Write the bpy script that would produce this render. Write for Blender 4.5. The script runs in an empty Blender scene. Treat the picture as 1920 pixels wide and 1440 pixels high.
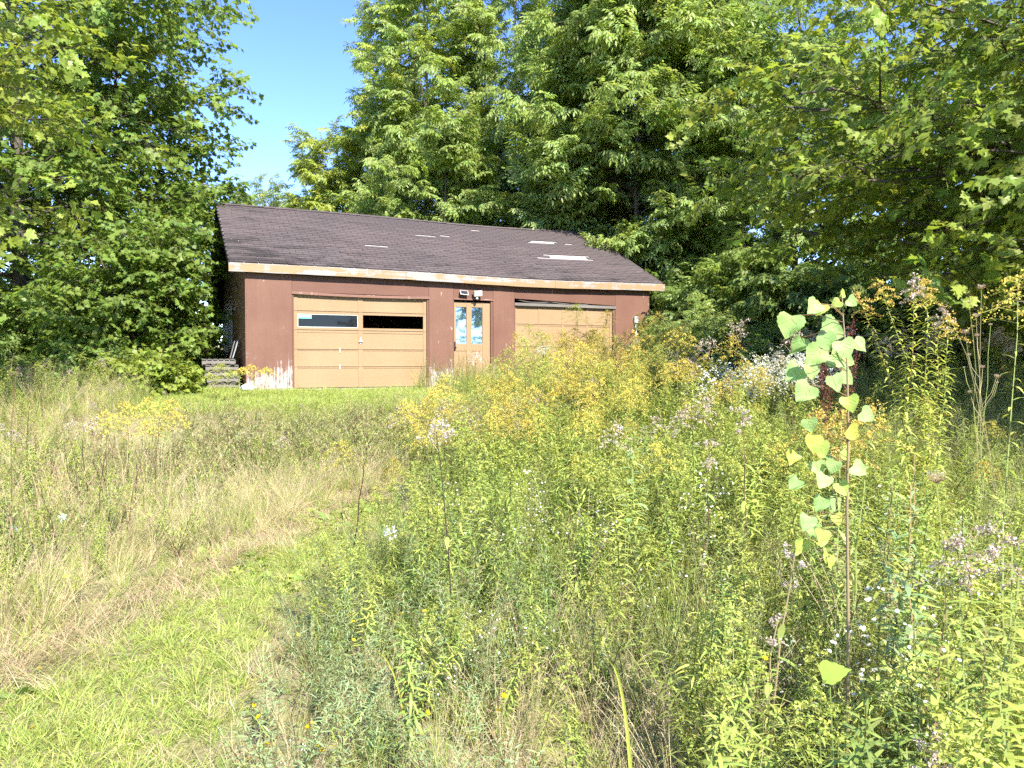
import bpy, math
import numpy as np
from mathutils import Vector, Matrix, Euler

# ------------------------------------------------------------------ camera, sky, sun, exposure
scene = bpy.context.scene
PI = math.pi
R = math.radians
cam_data = bpy.data.cameras.new('camera')
cam_data.sensor_width = 36.0
cam_data.lens = 36.0 * 1450.0 / 1920.0
cam_data.clip_start = 0.05
cam_data.clip_end = 3000.0
cam = bpy.data.objects.new('camera', cam_data)
scene.collection.objects.link(cam)
cam.location = (0.0, 0.0, 1.6)
cam.rotation_euler = (R(90.0 - 1.66), 0.0, 0.0)
scene.camera = cam

SUN_AZ = 28.0          # degrees to the right of straight behind the camera
SUN_EL = 43.0
world = bpy.data.worlds.new('World')
scene.world = world
world.use_nodes = True
wn = world.node_tree.nodes
wl = world.node_tree.links
wn.clear()
w_out = wn.new('ShaderNodeOutputWorld')
w_bg = wn.new('ShaderNodeBackground')
w_sky = wn.new('ShaderNodeTexSky')
w_sky.sky_type = 'NISHITA'
w_sky.sun_disc = False
w_sky.sun_elevation = R(SUN_EL)
w_sky.sun_rotation = R(180.0 - SUN_AZ)
w_sky.altitude = 1800.0
w_sky.air_density = 1.0
w_sky.dust_density = 0.0
w_sky.ozone_density = 2.2
w_bg.inputs['Strength'].default_value = 0.135
w_sat = wn.new('ShaderNodeHueSaturation')      # clear late-summer blue over the whole sky
w_sat.inputs['Hue'].default_value = 0.518
w_sat.inputs['Saturation'].default_value = 1.2
wl.new(w_sky.outputs['Color'], w_sat.inputs['Color'])
wl.new(w_sat.outputs['Color'], w_bg.inputs['Color'])
wl.new(w_bg.outputs['Background'], w_out.inputs['Surface'])

sun_data = bpy.data.lights.new('sun', 'SUN')
sun_data.energy = 4.3
sun_data.angle = R(0.53)
sun_data.color = (1.0, 0.95, 0.86)
sun = bpy.data.objects.new('sun', sun_data)
scene.collection.objects.link(sun)
to_sun = Vector((math.sin(R(SUN_AZ)) * math.cos(R(SUN_EL)), -math.cos(R(SUN_AZ)) * math.cos(R(SUN_EL)), math.sin(R(SUN_EL))))
sun.rotation_euler = (-to_sun).to_track_quat('-Z', 'Y').to_euler()
sun.location = (10.0, -18.0, 26.0)

scene.render.engine = 'CYCLES'
scene.view_settings.view_transform = 'Standard'
scene.view_settings.look = 'None'
scene.view_settings.gamma = 1.0
scene.view_settings.use_curve_mapping = False
scene.view_settings.exposure = 1.9
scene.cycles.max_bounces = 8
scene.cycles.diffuse_bounces = 5
scene.cycles.glossy_bounces = 2
scene.cycles.transmission_bounces = 5
scene.cycles.transparent_max_bounces = 6
scene.cycles.use_denoising = False
scene.cycles.adaptive_threshold = 0.025
scene.cycles.caustics_reflective = False
scene.cycles.caustics_refractive = False

# ------------------------------------------------------------------ helpers
COL = scene.collection
rng = np.random.default_rng(11)


def link(o, parent=None):
    COL.objects.link(o)
    if parent is not None:
        o.parent = parent
    return o


def tag(o, label=None, cat=None, group=None, kind=None):
    if label:
        o['label'] = label
    if cat:
        o['category'] = cat
    if group:
        o['group'] = group
    if kind:
        o['kind'] = kind
    return o


def empty(name, loc=(0, 0, 0), rz=0.0, parent=None):
    o = bpy.data.objects.new(name, None)
    o.empty_display_size = 0.2
    o.location = loc
    o.rotation_euler = (0, 0, rz)
    return link(o, parent)


class MB:
    """Collects faces with one colour per vertex; build() makes ONE mesh."""

    def __init__(self):
        self.v, self.f, self.c = [], [], []

    def add(self, verts, faces, col=(1, 1, 1)):
        n = len(self.v)
        self.v.extend([tuple(p) for p in verts])
        if len(col) == len(verts) and hasattr(col[0], '__len__'):
            self.c.extend([tuple(c) for c in col])
        else:
            self.c.extend([tuple(col)] * len(verts))
        self.f.extend([tuple(i + n for i in f) for f in faces])

    def box(self, x0, x1, y0, y1, z0, z1, col=(1, 1, 1), bev=0.0):
        v = [(x0, y0, z0), (x1, y0, z0), (x1, y1, z0), (x0, y1, z0), (x0, y0, z1), (x1, y0, z1), (x1, y1, z1), (x0, y1, z1)]
        self.add(v, [(0, 3, 2, 1), (4, 5, 6, 7), (0, 1, 5, 4), (1, 2, 6, 5), (2, 3, 7, 6), (3, 0, 4, 7)], col)

    def tube(self, pts, radii, sides=5, col=(1, 1, 1), cap=True):
        pts = [np.array(p, float) for p in pts]
        n = len(pts)
        rings = []
        for i, p in enumerate(pts):
            t = pts[min(i + 1, n - 1)] - pts[max(i - 1, 0)]
            t = t / (np.linalg.norm(t) + 1e-9)
            ref = np.array((0, 0, 1.0)) if abs(t[2]) < 0.9 else np.array((1.0, 0, 0))
            a = np.cross(t, ref)
            a /= np.linalg.norm(a) + 1e-9
            b = np.cross(t, a)
            rings.append([p + radii[i] * (math.cos(2 * PI * k / sides) * a + math.sin(2 * PI * k / sides) * b) for k in range(sides)])
        v = [q for r in rings for q in r]
        f = []
        for i in range(n - 1):
            for k in range(sides):
                k2 = (k + 1) % sides
                f.append((i * sides + k, i * sides + k2, (i + 1) * sides + k2, (i + 1) * sides + k))
        if cap and sides > 2:
            f.append(tuple(range(sides))[::-1])
            f.append(tuple((n - 1) * sides + k for k in range(sides)))
        self.add(v, f, col)

    def strip(self, p, dirv, side, L, W, n=3, bend=0.0, col=(1, 1, 1), col2=None, prof='leaf', fold=0.0):
        """A leaf or grass blade: a bent ribbon that tapers to a point."""
        p = np.array(p, float)
        d = np.array(dirv, float)
        d /= np.linalg.norm(d) + 1e-9
        s = np.array(side, float)
        s -= d * s.dot(d)
        s /= np.linalg.norm(s) + 1e-9
        col = np.array(col)
        col2 = col if col2 is None else np.array(col2)
        v, c = [], []
        for i in range(n + 1):
            t = i / n
            w = {'leaf': math.sin(PI * (0.12 + 0.88 * t) ** 0.8) if t < 1 else 0.0, 'blade': (1 - t) ** 0.6, 'oval': math.sin(PI * (0.06 + 0.94 * t)) ** 0.7 if t < 1 else 0.0}[prof]
            w = max(w, 0.0) * W * 0.5
            cc = col * (1 - t) + col2 * t
            if i == n:
                v.append(p.copy())
                c.append(cc)
            else:
                v.append(p - s * w)
                v.append(p + s * w)
                c.extend([cc, cc])
            d = d + np.array((0, 0, -bend / n))
            d /= np.linalg.norm(d) + 1e-9
            p = p + d * (L / n)
        f = []
        for i in range(n - 1):
            f.append((2 * i, 2 * i + 1, 2 * i + 3, 2 * i + 2))
        f.append((2 * n - 2, 2 * n - 1, 2 * n))
        self.add(v, f, c)

    def fan(self, outline, p, dirv, normal, size, col, cup=0.0):
        """A lobed leaf from a 2D outline, as a fan round an inner point."""
        p = np.array(p, float)
        d = np.array(dirv, float)
        d /= np.linalg.norm(d) + 1e-9
        nn = np.array(normal, float)
        nn = nn - d * nn.dot(d)
        nn /= np.linalg.norm(nn) + 1e-9
        s = np.cross(nn, d)
        v = [p + d * (0.36 * size)]
        for (a, b) in outline:
            v.append(p + d * (b * size) + s * (a * size) + nn * (cup * size * (a * a * 1.4 - 0.25 * b * b)))
        m = len(outline)
        f = [(0, 1 + i, 1 + (i + 1) % m) for i in range(m)]
        self.add(v, f, col)

    def mesh(self, name, mat, smooth=False):
        me = bpy.data.meshes.new(name)
        me.from_pydata(self.v, [], self.f)
        ca = me.color_attributes.new('Col', 'FLOAT_COLOR', 'POINT')
        c = np.ones((len(self.v), 4), dtype=np.float32)
        if len(self.c):
            c[:, :3] = np.array(self.c, dtype=np.float32)
        ca.data.foreach_set('color', c.ravel())
        for m in (mat if isinstance(mat, (list, tuple)) else [mat]):
            me.materials.append(m)
        if smooth:
            me.polygons.foreach_set('use_smooth', [True] * len(me.polygons))
        me.update()
        return me

    def build(self, name, mat, parent=None, smooth=False, bevel=0.0):
        o = bpy.data.objects.new(name, self.mesh(name, mat, smooth))
        link(o, parent)
        if bevel:
            m = o.modifiers.new('bevel', 'BEVEL')
            m.width = bevel
            m.segments = 1
            m.limit_method = 'ANGLE'
        return o

    def join(self, other, off=(0, 0, 0)):
        self.add([(a[0] + off[0], a[1] + off[1], a[2] + off[2]) for a in other.v], other.f, other.c if other.c else (1, 1, 1))


def boxobj(name, x0, x1, y0, y1, z0, z1, mat, parent=None, bevel=0.0):
    m = MB()
    m.box(x0, x1, y0, y1, z0, z1)
    return m.build(name, mat, parent, bevel=bevel)


# ------------------------------------------------------------------ materials
def new_mat(name):
    m = bpy.data.materials.new(name)
    m.use_nodes = True
    nt = m.node_tree
    nt.nodes.clear()
    out = nt.nodes.new('ShaderNodeOutputMaterial')
    return m, nt, out


def nd(nt, typ, ins=None, **props):
    n = nt.nodes.new(typ)
    for k, v in props.items():
        setattr(n, k, v)
    for k, v in (ins or {}).items():
        if hasattr(v, 'is_output') or isinstance(v, bpy.types.NodeSocket):
            nt.links.new(v, n.inputs[k])
        else:
            n.inputs[k].default_value = v
    return n


def ramp(nt, fac, stops, interp='LINEAR'):
    n = nt.nodes.new('ShaderNodeValToRGB')
    n.color_ramp.interpolation = interp
    el = n.color_ramp.elements
    while len(el) < len(stops):
        el.new(0.5)
    for e, (p, c) in zip(el, stops):
        e.position = p
        e.color = (c, c, c, 1) if not hasattr(c, '__len__') else (c[0], c[1], c[2], 1)
    nt.links.new(fac, n.inputs['Fac'])
    return n.outputs['Color']


def mixc(nt, fac, a, b, blend='MIX'):
    n = nt.nodes.new('ShaderNodeMix')
    n.data_type = 'RGBA'
    n.blend_type = blend
    for sock, v in ((n.inputs['Factor'], fac), (n.inputs[6], a), (n.inputs[7], b)):
        if isinstance(v, bpy.types.NodeSocket):
            nt.links.new(v, sock)
        elif hasattr(v, '__len__'):
            sock.default_value = (v[0], v[1], v[2], 1)
        else:
            sock.default_value = v
    return n.outputs[2]


def math_n(nt, op, a, b=None, clamp=False):
    n = nt.nodes.new('ShaderNodeMath')
    n.operation = op
    n.use_clamp = clamp
    for i, v in enumerate((a, b)):
        if v is None:
            continue
        if isinstance(v, bpy.types.NodeSocket):
            nt.links.new(v, n.inputs[i])
        else:
            n.inputs[i].default_value = v
    return n.outputs[0]


def coords(nt, scale=(1, 1, 1), which='Object'):
    tc = nt.nodes.new('ShaderNodeTexCoord')
    mp = nd(nt, 'ShaderNodeMapping', {'Vector': tc.outputs[which], 'Scale': scale})
    return mp.outputs['Vector']


def noise(nt, vec, scale, detail=4.0, rough=0.55, dist=0.0):
    return nd(nt, 'ShaderNodeTexNoise', {'Vector': vec, 'Scale': scale, 'Detail': detail, 'Roughness': rough, 'Distortion': dist}).outputs['Fac']


def plant_mat(name, trans=0.35, rough=0.55, hue=0.02, val=0.35, spec=0.25, warm=(1.15, 1.1, 0.6)):
    m, nt, out = new_mat(name)
    at = nd(nt, 'ShaderNodeAttribute', attribute_name='Col')
    oi = nt.nodes.new('ShaderNodeObjectInfo')
    h = math_n(nt, 'ADD', math_n(nt, 'MULTIPLY', math_n(nt, 'SUBTRACT', oi.outputs['Random'], 0.5), hue * 2), 0.5)
    r2 = math_n(nt, 'FRACT', math_n(nt, 'MULTIPLY', oi.outputs['Random'], 17.31))
    v = math_n(nt, 'ADD', math_n(nt, 'MULTIPLY', math_n(nt, 'SUBTRACT', r2, 0.5), val), 1.0)
    hs = nd(nt, 'ShaderNodeHueSaturation', {'Hue': h, 'Saturation': 1.0, 'Value': v, 'Color': at.outputs['Color']})
    pr = nd(nt, 'ShaderNodeBsdfPrincipled', {'Base Color': hs.outputs['Color'], 'Roughness': rough, 'Specular IOR Level': spec})
    wc = mixc(nt, 1.0, hs.outputs['Color'], warm, 'MULTIPLY')
    tr = nd(nt, 'ShaderNodeBsdfTranslucent', {'Color': wc})
    mx = nd(nt, 'ShaderNodeMixShader', {0: trans, 1: pr.outputs[0], 2: tr.outputs[0]})
    nt.links.new(mx.outputs[0], out.inputs['Surface'])
    return m


def simple_mat(name, col, rough=0.6, spec=0.3, metal=0.0, var=0.12, scale=8.0, bump=0.0):
    m, nt, out = new_mat(name)
    vec = coords(nt)
    n = noise(nt, vec, scale, 5, 0.6)
    c = mixc(nt, n, [x * (1 - var) for x in col], [min(x * (1 + var), 1) for x in col])
    pr = nd(nt, 'ShaderNodeBsdfPrincipled', {'Base Color': c, 'Roughness': rough, 'Specular IOR Level': spec, 'Metallic': metal})
    if bump:
        b = nd(nt, 'ShaderNodeBump', {'Strength': bump, 'Distance': 0.01, 'Height': n})
        nt.links.new(b.outputs[0], pr.inputs['Normal'])
    nt.links.new(pr.outputs[0], out.inputs['Surface'])
    return m


def paint_mat(name, paint, paint2, bare, grain=(60, 60, 2.0), amount=0.5, low=None, spots=0.0, rough=0.6):
    """Weathered paint on wood: grain, faded tone, flaked-off streaks (more of them low down) and flaked spots."""
    m, nt, out = new_mat(name)
    tc = nt.nodes.new('ShaderNodeTexCoord')
    obj = tc.outputs['Object']
    gm = nd(nt, 'ShaderNodeMapping', {'Vector': obj, 'Scale': grain}).outputs['Vector']
    g = noise(nt, gm, 1.0, 5, 0.65)
    big = noise(nt, obj, 0.9, 4, 0.6)
    fine = noise(nt, obj, 30.0, 3, 0.6)
    col = mixc(nt, ramp(nt, big, [(0.3, 0), (0.7, 1)]), paint, paint2)
    col = mixc(nt, ramp(nt, g, [(0.25, 0.22), (0.6, 0.0)]), col, [x * 0.55 for x in paint])
    gm2 = nd(nt, 'ShaderNodeMapping', {'Vector': obj, 'Scale': [x * 0.42 for x in grain]}).outputs['Vector']
    st = noise(nt, gm2, 1.0, 6, 0.7, 0.6)
    patch = noise(nt, obj, 3.2, 5, 0.7)
    mask = math_n(nt, 'ADD', math_n(nt, 'MULTIPLY', st, 0.55), math_n(nt, 'MULTIPLY', patch, 0.45))
    if low:
        sp = nd(nt, 'ShaderNodeSeparateXYZ', {0: obj}).outputs['Z']
        lo = nd(nt, 'ShaderNodeMapRange', {'Value': sp, 'From Min': low[0], 'From Max': low[1], 'To Min': low[2], 'To Max': 0.0}).outputs[0]
        mask = math_n(nt, 'ADD', mask, lo)
    edge = 0.72 - 0.14 * amount
    mk = ramp(nt, mask, [(edge, 0), (edge + 0.025, 1)])
    if spots:
        sv = nd(nt, 'ShaderNodeMapping', {'Vector': obj, 'Scale': (1.25, 1.25, 0.62)}).outputs['Vector']
        vo = nd(nt, 'ShaderNodeTexVoronoi', {'Vector': sv, 'Scale': 6.0, 'Randomness': 0.7})
        ring = math_n(nt, 'ADD', vo.outputs['Distance'], math_n(nt, 'ADD', math_n(nt, 'MULTIPLY', math_n(nt, 'SUBTRACT', fine, 0.5), 0.55), math_n(nt, 'MULTIPLY', math_n(nt, 'SUBTRACT', st, 0.5), 0.5)))
        cs = nd(nt, 'ShaderNodeSeparateColor', {0: vo.outputs['Color']}).outputs[0]
        sel = ramp(nt, cs, [(1 - spots, 0), (1 - spots + 0.01, 1)])
        sm = math_n(nt, 'MULTIPLY', math_n(nt, 'MULTIPLY', ramp(nt, ring, [(0.02, 0.25), (0.06, 1), (0.11, 1), (0.17, 0)]), sel), ramp(nt, patch, [(0.36, 0), (0.50, 1)]))
        mk = math_n(nt, 'MAXIMUM', mk, sm)
    bare_c = mixc(nt, fine, bare, [min(1, x * 1.35) for x in bare])
    col = mixc(nt, mk, col, bare_c)
    pr = nd(nt, 'ShaderNodeBsdfPrincipled', {'Base Color': col, 'Roughness': rough, 'Specular IOR Level': 0.25})
    hh = math_n(nt, 'SUBTRACT', math_n(nt, 'MULTIPLY', g, 0.6), math_n(nt, 'MULTIPLY', mk, 0.8))
    bp = nd(nt, 'ShaderNodeBump', {'Strength': 0.45, 'Distance': 0.006, 'Height': hh})
    nt.links.new(bp.outputs[0], pr.inputs['Normal'])
    nt.links.new(pr.outputs[0], out.inputs['Surface'])
    return m


M = {}
M['siding'] = paint_mat('red brown siding paint', (0.128, 0.061, 0.041), (0.162, 0.084, 0.057), (0.24, 0.21, 0.19), (45, 45, 1.6), 0.75, (0.0, 0.9, 0.20), 0.62)
M['siding_side'] = paint_mat('brown side wall paint', (0.19, 0.095, 0.06), (0.23, 0.115, 0.075), (0.35, 0.3, 0.25), (45, 45, 1.6), 0.05, (0.0, 0.3, 0.1), 0.0)
M['header'] = paint_mat('red brown board paint', (0.116, 0.055, 0.037), (0.142, 0.071, 0.048), (0.22, 0.19, 0.17), (1.6, 45, 45), 0.5, None, 0.03)
M['trim'] = paint_mat('worn trim paint', (0.16, 0.085, 0.06), (0.19, 0.1, 0.075), (0.26, 0.2, 0.17), (2.0, 45, 45), 1.2, None, 0.0)
M['tan'] = paint_mat('tan door paint', (0.25, 0.162, 0.086), (0.28, 0.187, 0.104), (0.38, 0.31, 0.22), (3.0, 60, 60), -0.12, None, 0.0, 0.5)
M['tan_low'] = paint_mat('tan door paint worn low', (0.25, 0.162, 0.086), (0.28, 0.187, 0.104), (0.45, 0.36, 0.25), (3.0, 60, 60), 0.15, (-0.05, 0.13, 0.2), 0.0, 0.5)
M['fascia'] = paint_mat('peeling peach fascia', (0.25, 0.16, 0.082), (0.275, 0.19, 0.105), (0.21, 0.197, 0.18), (1.2, 30, 30), 1.55, None, 0.0)
M['darkwood'] = simple_mat('dark weathered boards', (0.035, 0.03, 0.027), 0.85, 0.1, 0, 0.4, 14, 0.3)
M['greywood'] = paint_mat('grey weathered wood', (0.115, 0.10, 0.085), (0.17, 0.155, 0.135), (0.07, 0.06, 0.05), (40, 2.0, 40), 0.4)
M['bluegrey'] = simple_mat('blue grey painted board', (0.22, 0.24, 0.27), 0.7, 0.2, 0, 0.2, 12, 0.2)
M['white'] = paint_mat('chalky white paint', (0.42, 0.42, 0.39), (0.46, 0.46, 0.43), (0.28, 0.26, 0.23), (20, 20, 4), 0.1)
M['plastic'] = simple_mat('off white plastic', (0.36, 0.35, 0.31), 0.4, 0.4, 0, 0.05, 10)
M['lens'] = simple_mat('pale lens', (0.45, 0.5, 0.42), 0.15, 0.6, 0, 0.1, 20)
M['solar'] = simple_mat('dark solar cell', (0.02, 0.02, 0.022), 0.25, 0.4, 0, 0.2, 30)
M['metal'] = simple_mat('dull grey metal', (0.55, 0.56, 0.56), 0.45, 0.4, 0.3, 0.1, 10)
M['blackmetal'] = simple_mat('dark handle metal', (0.03, 0.03, 0.03), 0.4, 0.5, 0.6, 0.2, 10)
M['concrete'] = simple_mat('concrete slab', (0.30, 0.29, 0.27), 0.9, 0.1, 0, 0.25, 6, 0.3)
M['teal'] = simple_mat('teal paper label', (0.16, 0.62, 0.52), 0.5, 0.3, 0, 0.05, 10)
M['whiteink'] = simple_mat('white ink', (0.8, 0.85, 0.83), 0.5, 0.3, 0, 0.05, 10)
M['deck'] = simple_mat('pale bare roof deck', (0.29, 0.265, 0.25), 0.85, 0.1, 0, 0.18, 9, 0.2)
M['felt'] = simple_mat('black roofing felt', (0.02, 0.02, 0.022), 0.9, 0.1, 0, 0.3, 9)
M['litter'] = simple_mat('pale crumpled plastic', (0.62, 0.74, 0.72), 0.35, 0.5, 0, 0.2, 20)


def glass_mat(name, refl, tint):
    m, nt, out = new_mat(name)
    vec = coords(nt)
    n = noise(nt, vec, 2.5, 3, 0.5)
    bp = nd(nt, 'ShaderNodeBump', {'Strength': 0.04, 'Distance': 0.02, 'Height': n})
    gl = nd(nt, 'ShaderNodeBsdfGlossy', {'Color': (0.72, 0.86, 1, 1), 'Roughness': 0.03, 'Normal': bp.outputs[0]})
    df = nd(nt, 'ShaderNodeBsdfPrincipled', {'Base Color': (*tint, 1), 'Roughness': 0.5, 'Specular IOR Level': 0.1})
    mx = nd(nt, 'ShaderNodeMixShader', {0: refl, 1: df.outputs[0], 2: gl.outputs[0]})
    nt.links.new(mx.outputs[0], out.inputs['Surface'])
    return m


M['glass'] = glass_mat('dusty dark window glass', 0.018, (0.004, 0.0045, 0.006))
M['mirror_glass'] = glass_mat('sky reflecting door glass', 0.62, (0.03, 0.06, 0.1))


def shingle_mat():
    m, nt, out = new_mat('worn brown grey asphalt shingle')
    tc = nt.nodes.new('ShaderNodeTexCoord')
    geo = nt.nodes.new('ShaderNodeNewGeometry')
    pos = geo.outputs['Position']
    oi = nt.nodes.new('ShaderNodeObjectInfo')
    big = noise(nt, pos, 0.55, 4, 0.6)
    gran = noise(nt, pos, 160.0, 2, 0.7)
    mid = noise(nt, pos, 5.0, 5, 0.65)
    c = mixc(nt, ramp(nt, big, [(0.35, 0), (0.65, 1)]), (0.070, 0.057, 0.056), (0.092, 0.068, 0.064))
    c = mixc(nt, ramp(nt, mid, [(0.45, 0), (0.7, 0.5)]), c, (0.058, 0.052, 0.053))
    hs = nd(nt, 'ShaderNodeHueSaturation', {'Hue': 0.5, 'Saturation': 0.95, 'Color': c,
            'Value': math_n(nt, 'ADD', math_n(nt, 'MULTIPLY', oi.outputs['Random'], 0.4), 0.8)})
    c = mixc(nt, 0.35, hs.outputs['Color'], mixc(nt, gran, (0.025, 0.022, 0.022), (0.165, 0.135, 0.13)))
    # dark algae streaks near the lower left of the slope
    al = noise(nt, nd(nt, 'ShaderNodeMapping', {'Vector': pos, 'Scale': (0.9, 0.9, 5.0)}).outputs[0], 1.3, 5, 0.7)
    sp = nd(nt, 'ShaderNodeSeparateXYZ', {0: pos})
    lowz = nd(nt, 'ShaderNodeMapRange', {'Value': sp.outputs['Z'], 'From Min': 3.8, 'From Max': 4.9, 'To Min': 0.13, 'To Max': -0.08}).outputs[0]
    lft = nd(nt, 'ShaderNodeMapRange', {'Value': sp.outputs['X'], 'From Min': -6.3, 'From Max': -3.0, 'To Min': 0.10, 'To Max': -0.06}).outputs[0]
    am = ramp(nt, math_n(nt, 'ADD', al, math_n(nt, 'ADD', lowz, lft)), [(0.56, 0), (0.70, 0.75)])
    c = mixc(nt, am, c, (0.022, 0.02, 0.019))
    pr = nd(nt, 'ShaderNodeBsdfPrincipled', {'Base Color': c, 'Roughness': 0.9, 'Specular IOR Level': 0.15})
    bp = nd(nt, 'ShaderNodeBump', {'Strength': 0.4, 'Distance': 0.003, 'Height': gran})
    nt.links.new(bp.outputs[0], pr.inputs['Normal'])
    nt.links.new(pr.outputs[0], out.inputs['Surface'])
    return m


M['shingle'] = shingle_mat()


def ground_mat():
    m, nt, out = new_mat('meadow soil and thatch')
    geo = nt.nodes.new('ShaderNodeNewGeometry')
    pos = geo.outputs['Position']
    a = noise(nt, pos, 1.1, 6, 0.65)
    b = noise(nt, pos, 14.0, 5, 0.7)
    c = mixc(nt, ramp(nt, a, [(0.35, 0), (0.65, 1)]), (0.17, 0.14, 0.08), (0.16, 0.18, 0.06))
    c = mixc(nt, ramp(nt, b, [(0.4, 0), (0.7, 1)]), c, (0.30, 0.245, 0.14))
    pr = nd(nt, 'ShaderNodeBsdfPrincipled', {'Base Color': c, 'Roughness': 0.95, 'Specular IOR Level': 0.05})
    bp = nd(nt, 'ShaderNodeBump', {'Strength': 0.8, 'Distance': 0.04, 'Height': b})
    nt.links.new(bp.outputs[0], pr.inputs['Normal'])
    nt.links.new(pr.outputs[0], out.inputs['Surface'])
    return m


M['ground'] = ground_mat()


def bark_mat(name, a, b):
    m, nt, out = new_mat(name)
    vec = coords(nt, (9, 9, 1.8))
    n = noise(nt, vec, 2.0, 6, 0.7, 0.4)
    c = mixc(nt, ramp(nt, n, [(0.3, 0), (0.7, 1)]), a, b)
    pr = nd(nt, 'ShaderNodeBsdfPrincipled', {'Base Color': c, 'Roughness': 0.9, 'Specular IOR Level': 0.1})
    bp = nd(nt, 'ShaderNodeBump', {'Strength': 0.8, 'Distance': 0.03, 'Height': n})
    nt.links.new(bp.outputs[0], pr.inputs['Normal'])
    nt.links.new(pr.outputs[0], out.inputs['Surface'])
    return m


M['bark'] = bark_mat('dark ridged bark', (0.05, 0.042, 0.034), (0.14, 0.12, 0.1))
M['bark_pale'] = bark_mat('pale grey bark', (0.16, 0.14, 0.12), (0.30, 0.27, 0.23))
M['leaf'] = plant_mat('tree leaf', 0.55, 0.42, 0.008, 0.3, 0.3)
M['plant'] = plant_mat('meadow plant', 0.42, 0.5, 0.008, 0.3, 0.3)
M['dry'] = plant_mat('dry straw', 0.25, 0.7, 0.01, 0.35, 0.15, (1.05, 1.0, 0.8))
M['petal'] = plant_mat('petal', 0.35, 0.6, 0.005, 0.15, 0.1, (1.05, 1.0, 0.9))
M['stem'] = plant_mat('stem', 0.0, 0.6, 0.01, 0.3, 0.2)

# ------------------------------------------------------------------ terrain
TH = R(24.394)
GD = np.array((math.cos(TH), math.sin(TH)))          # along the garage front
GB = np.array((-math.sin(TH), math.cos(TH)))         # towards its back
GP = np.array((-6.244, 17.187))                      # front left end of the eaves
FLOOR = 0.97


def sstep(a, b, x):
    t = np.clip((np.asarray(x, float) - a) / (b - a), 0, 1)
    return t * t * (3 - 2 * t)


def ground_h(x, y):
    x = np.asarray(x, float)
    y = np.asarray(y, float)
    q = -((x - GP[0]) * GB[0] + (y - GP[1]) * GB[1])   # metres in front of the garage
    pad = FLOOR - 0.045 - 0.022 * np.clip(q, -2, 6)
    bank = 1 - sstep(5.0, 8.3, q)
    h = pad * bank
    h = h + 0.95 * sstep(-0.6, 5.5, x) * sstep(2.6, 11.5, y) * (1 - 0.9 * bank)
    h = h - 0.75 * sstep(-6.9, -11.0, x) * sstep(9.0, 15.0, y)       # falls away to the left under the maples
    h = h + 0.055 * np.clip(y - 26, 0, 60)                           # rising ground behind
    h = h - 0.04 * np.clip(-y - 1, 0, 120)                           # falls away behind the viewer
    h = h + 0.035 * np.sin(x * 1.7 + 0.6 * y) * np.cos(y * 1.3 - 0.4 * x) * sstep(-1.0, 3.0, q)
    h = h + 0.02 * np.sin(x * 4.1) * np.sin(y * 3.7) * sstep(-0.5, 2.0, q)
    return h


def axis_steps(lo, hi, fine_lo, fine_hi, step):
    a = list(np.arange(fine_lo, fine_hi + 1e-6, step))
    s, v = step, fine_hi
    while v < hi:
        s *= 1.25
        v += s
        a.append(v)
    s, v = step, fine_lo
    while v > lo:
        s *= 1.25
        v -= s
        a.insert(0, v)
    return np.array(a)


gx = axis_steps(-900, 900, -14, 14, 0.2)
gy = axis_steps(-700, 1500, 0, 26, 0.2)
GX, GY = np.meshgrid(gx, gy)
GZ = ground_h(GX, GY)
gv = np.stack([GX.ravel(), GY.ravel(), GZ.ravel()], 1)
nx, ny = len(gx), len(gy)
ii = (np.arange(ny - 1)[:, None] * nx + np.arange(nx - 1)[None, :]).ravel()
gf = np.stack([ii, ii + 1, ii + nx + 1, ii + nx], 1)
gme = bpy.data.meshes.new('ground')
gme.from_pydata(gv.tolist(), [], gf.tolist())
gme.materials.append(M['ground'])
gme.polygons.foreach_set('use_smooth', [True] * len(gme.polygons))
g_obj = link(bpy.data.objects.new('ground', gme))
tag(g_obj, 'sloping meadow ground rising to the garage', 'ground', kind='structure')

# ------------------------------------------------------------------ the garage
L = 11.533
EAVE, RIDGE, KR = 2.84, 4.874, 4.12          # eave height, ridge height, ridge distance from the eave line
KREAR, ZREAR = 8.0, 2.06
WF = 0.12                                    # front wall face
WK = 7.5                                     # rear wall
WL, WR = 0.343, 11.175
G = empty('garage', (GP[0], GP[1], FLOOR), TH)
tag(G, 'weathered red brown two-door wooden garage with sagging shingle roof and tan doors', 'garage')


def sag(s):
    return -0.06 * math.exp(-(((s / L) - 0.66) / 0.24) ** 2)


def roof_z(s, k):
    """Top of the roof deck at garage-local (s, k)."""
    if k <= KR:
        z = EAVE + (RIDGE - EAVE) * k / KR
    else:
        z = RIDGE + (ZREAR - RIDGE) * (k - KR) / (KREAR - KR)
    return z + sag(s)


NSEG = 16


def roof_slab(name, k0, k1, top, th, s0, s1, mat, parent, kn=1):
    m = MB()
    v, f = [], []
    for i in range(NSEG + 1):
        s = s0 + (s1 - s0) * i / NSEG
        for j in range(kn + 1):
            k = k0 + (k1 - k0) * j / kn
            z = roof_z(s, k) + top
            v.append((s, k, z))
            v.append((s, k, z - th))
    w = 2 * (kn + 1)
    for i in range(NSEG):
        for j in range(kn):
            a = i * w + 2 * j
            f.append((a, a + w, a + w + 2, a + 2))
            f.append((a + 1, a + 3, a + w + 3, a + w + 1))
        a, e = i * w, i * w + 2 * kn
        f.append((a, a + 1, a + w + 1, a + w))
        f.append((e, e + w, e + w + 1, e + 1))
    for i in (0, NSEG):
        for j in range(kn):
            a = i * w + 2 * j
            f.append((a, a + 2, a + 3, a + 1) if i == 0 else (a, a + 1, a + 3, a + 2))
    m.add(v, f)
    return m.build(name, mat, parent)


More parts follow.
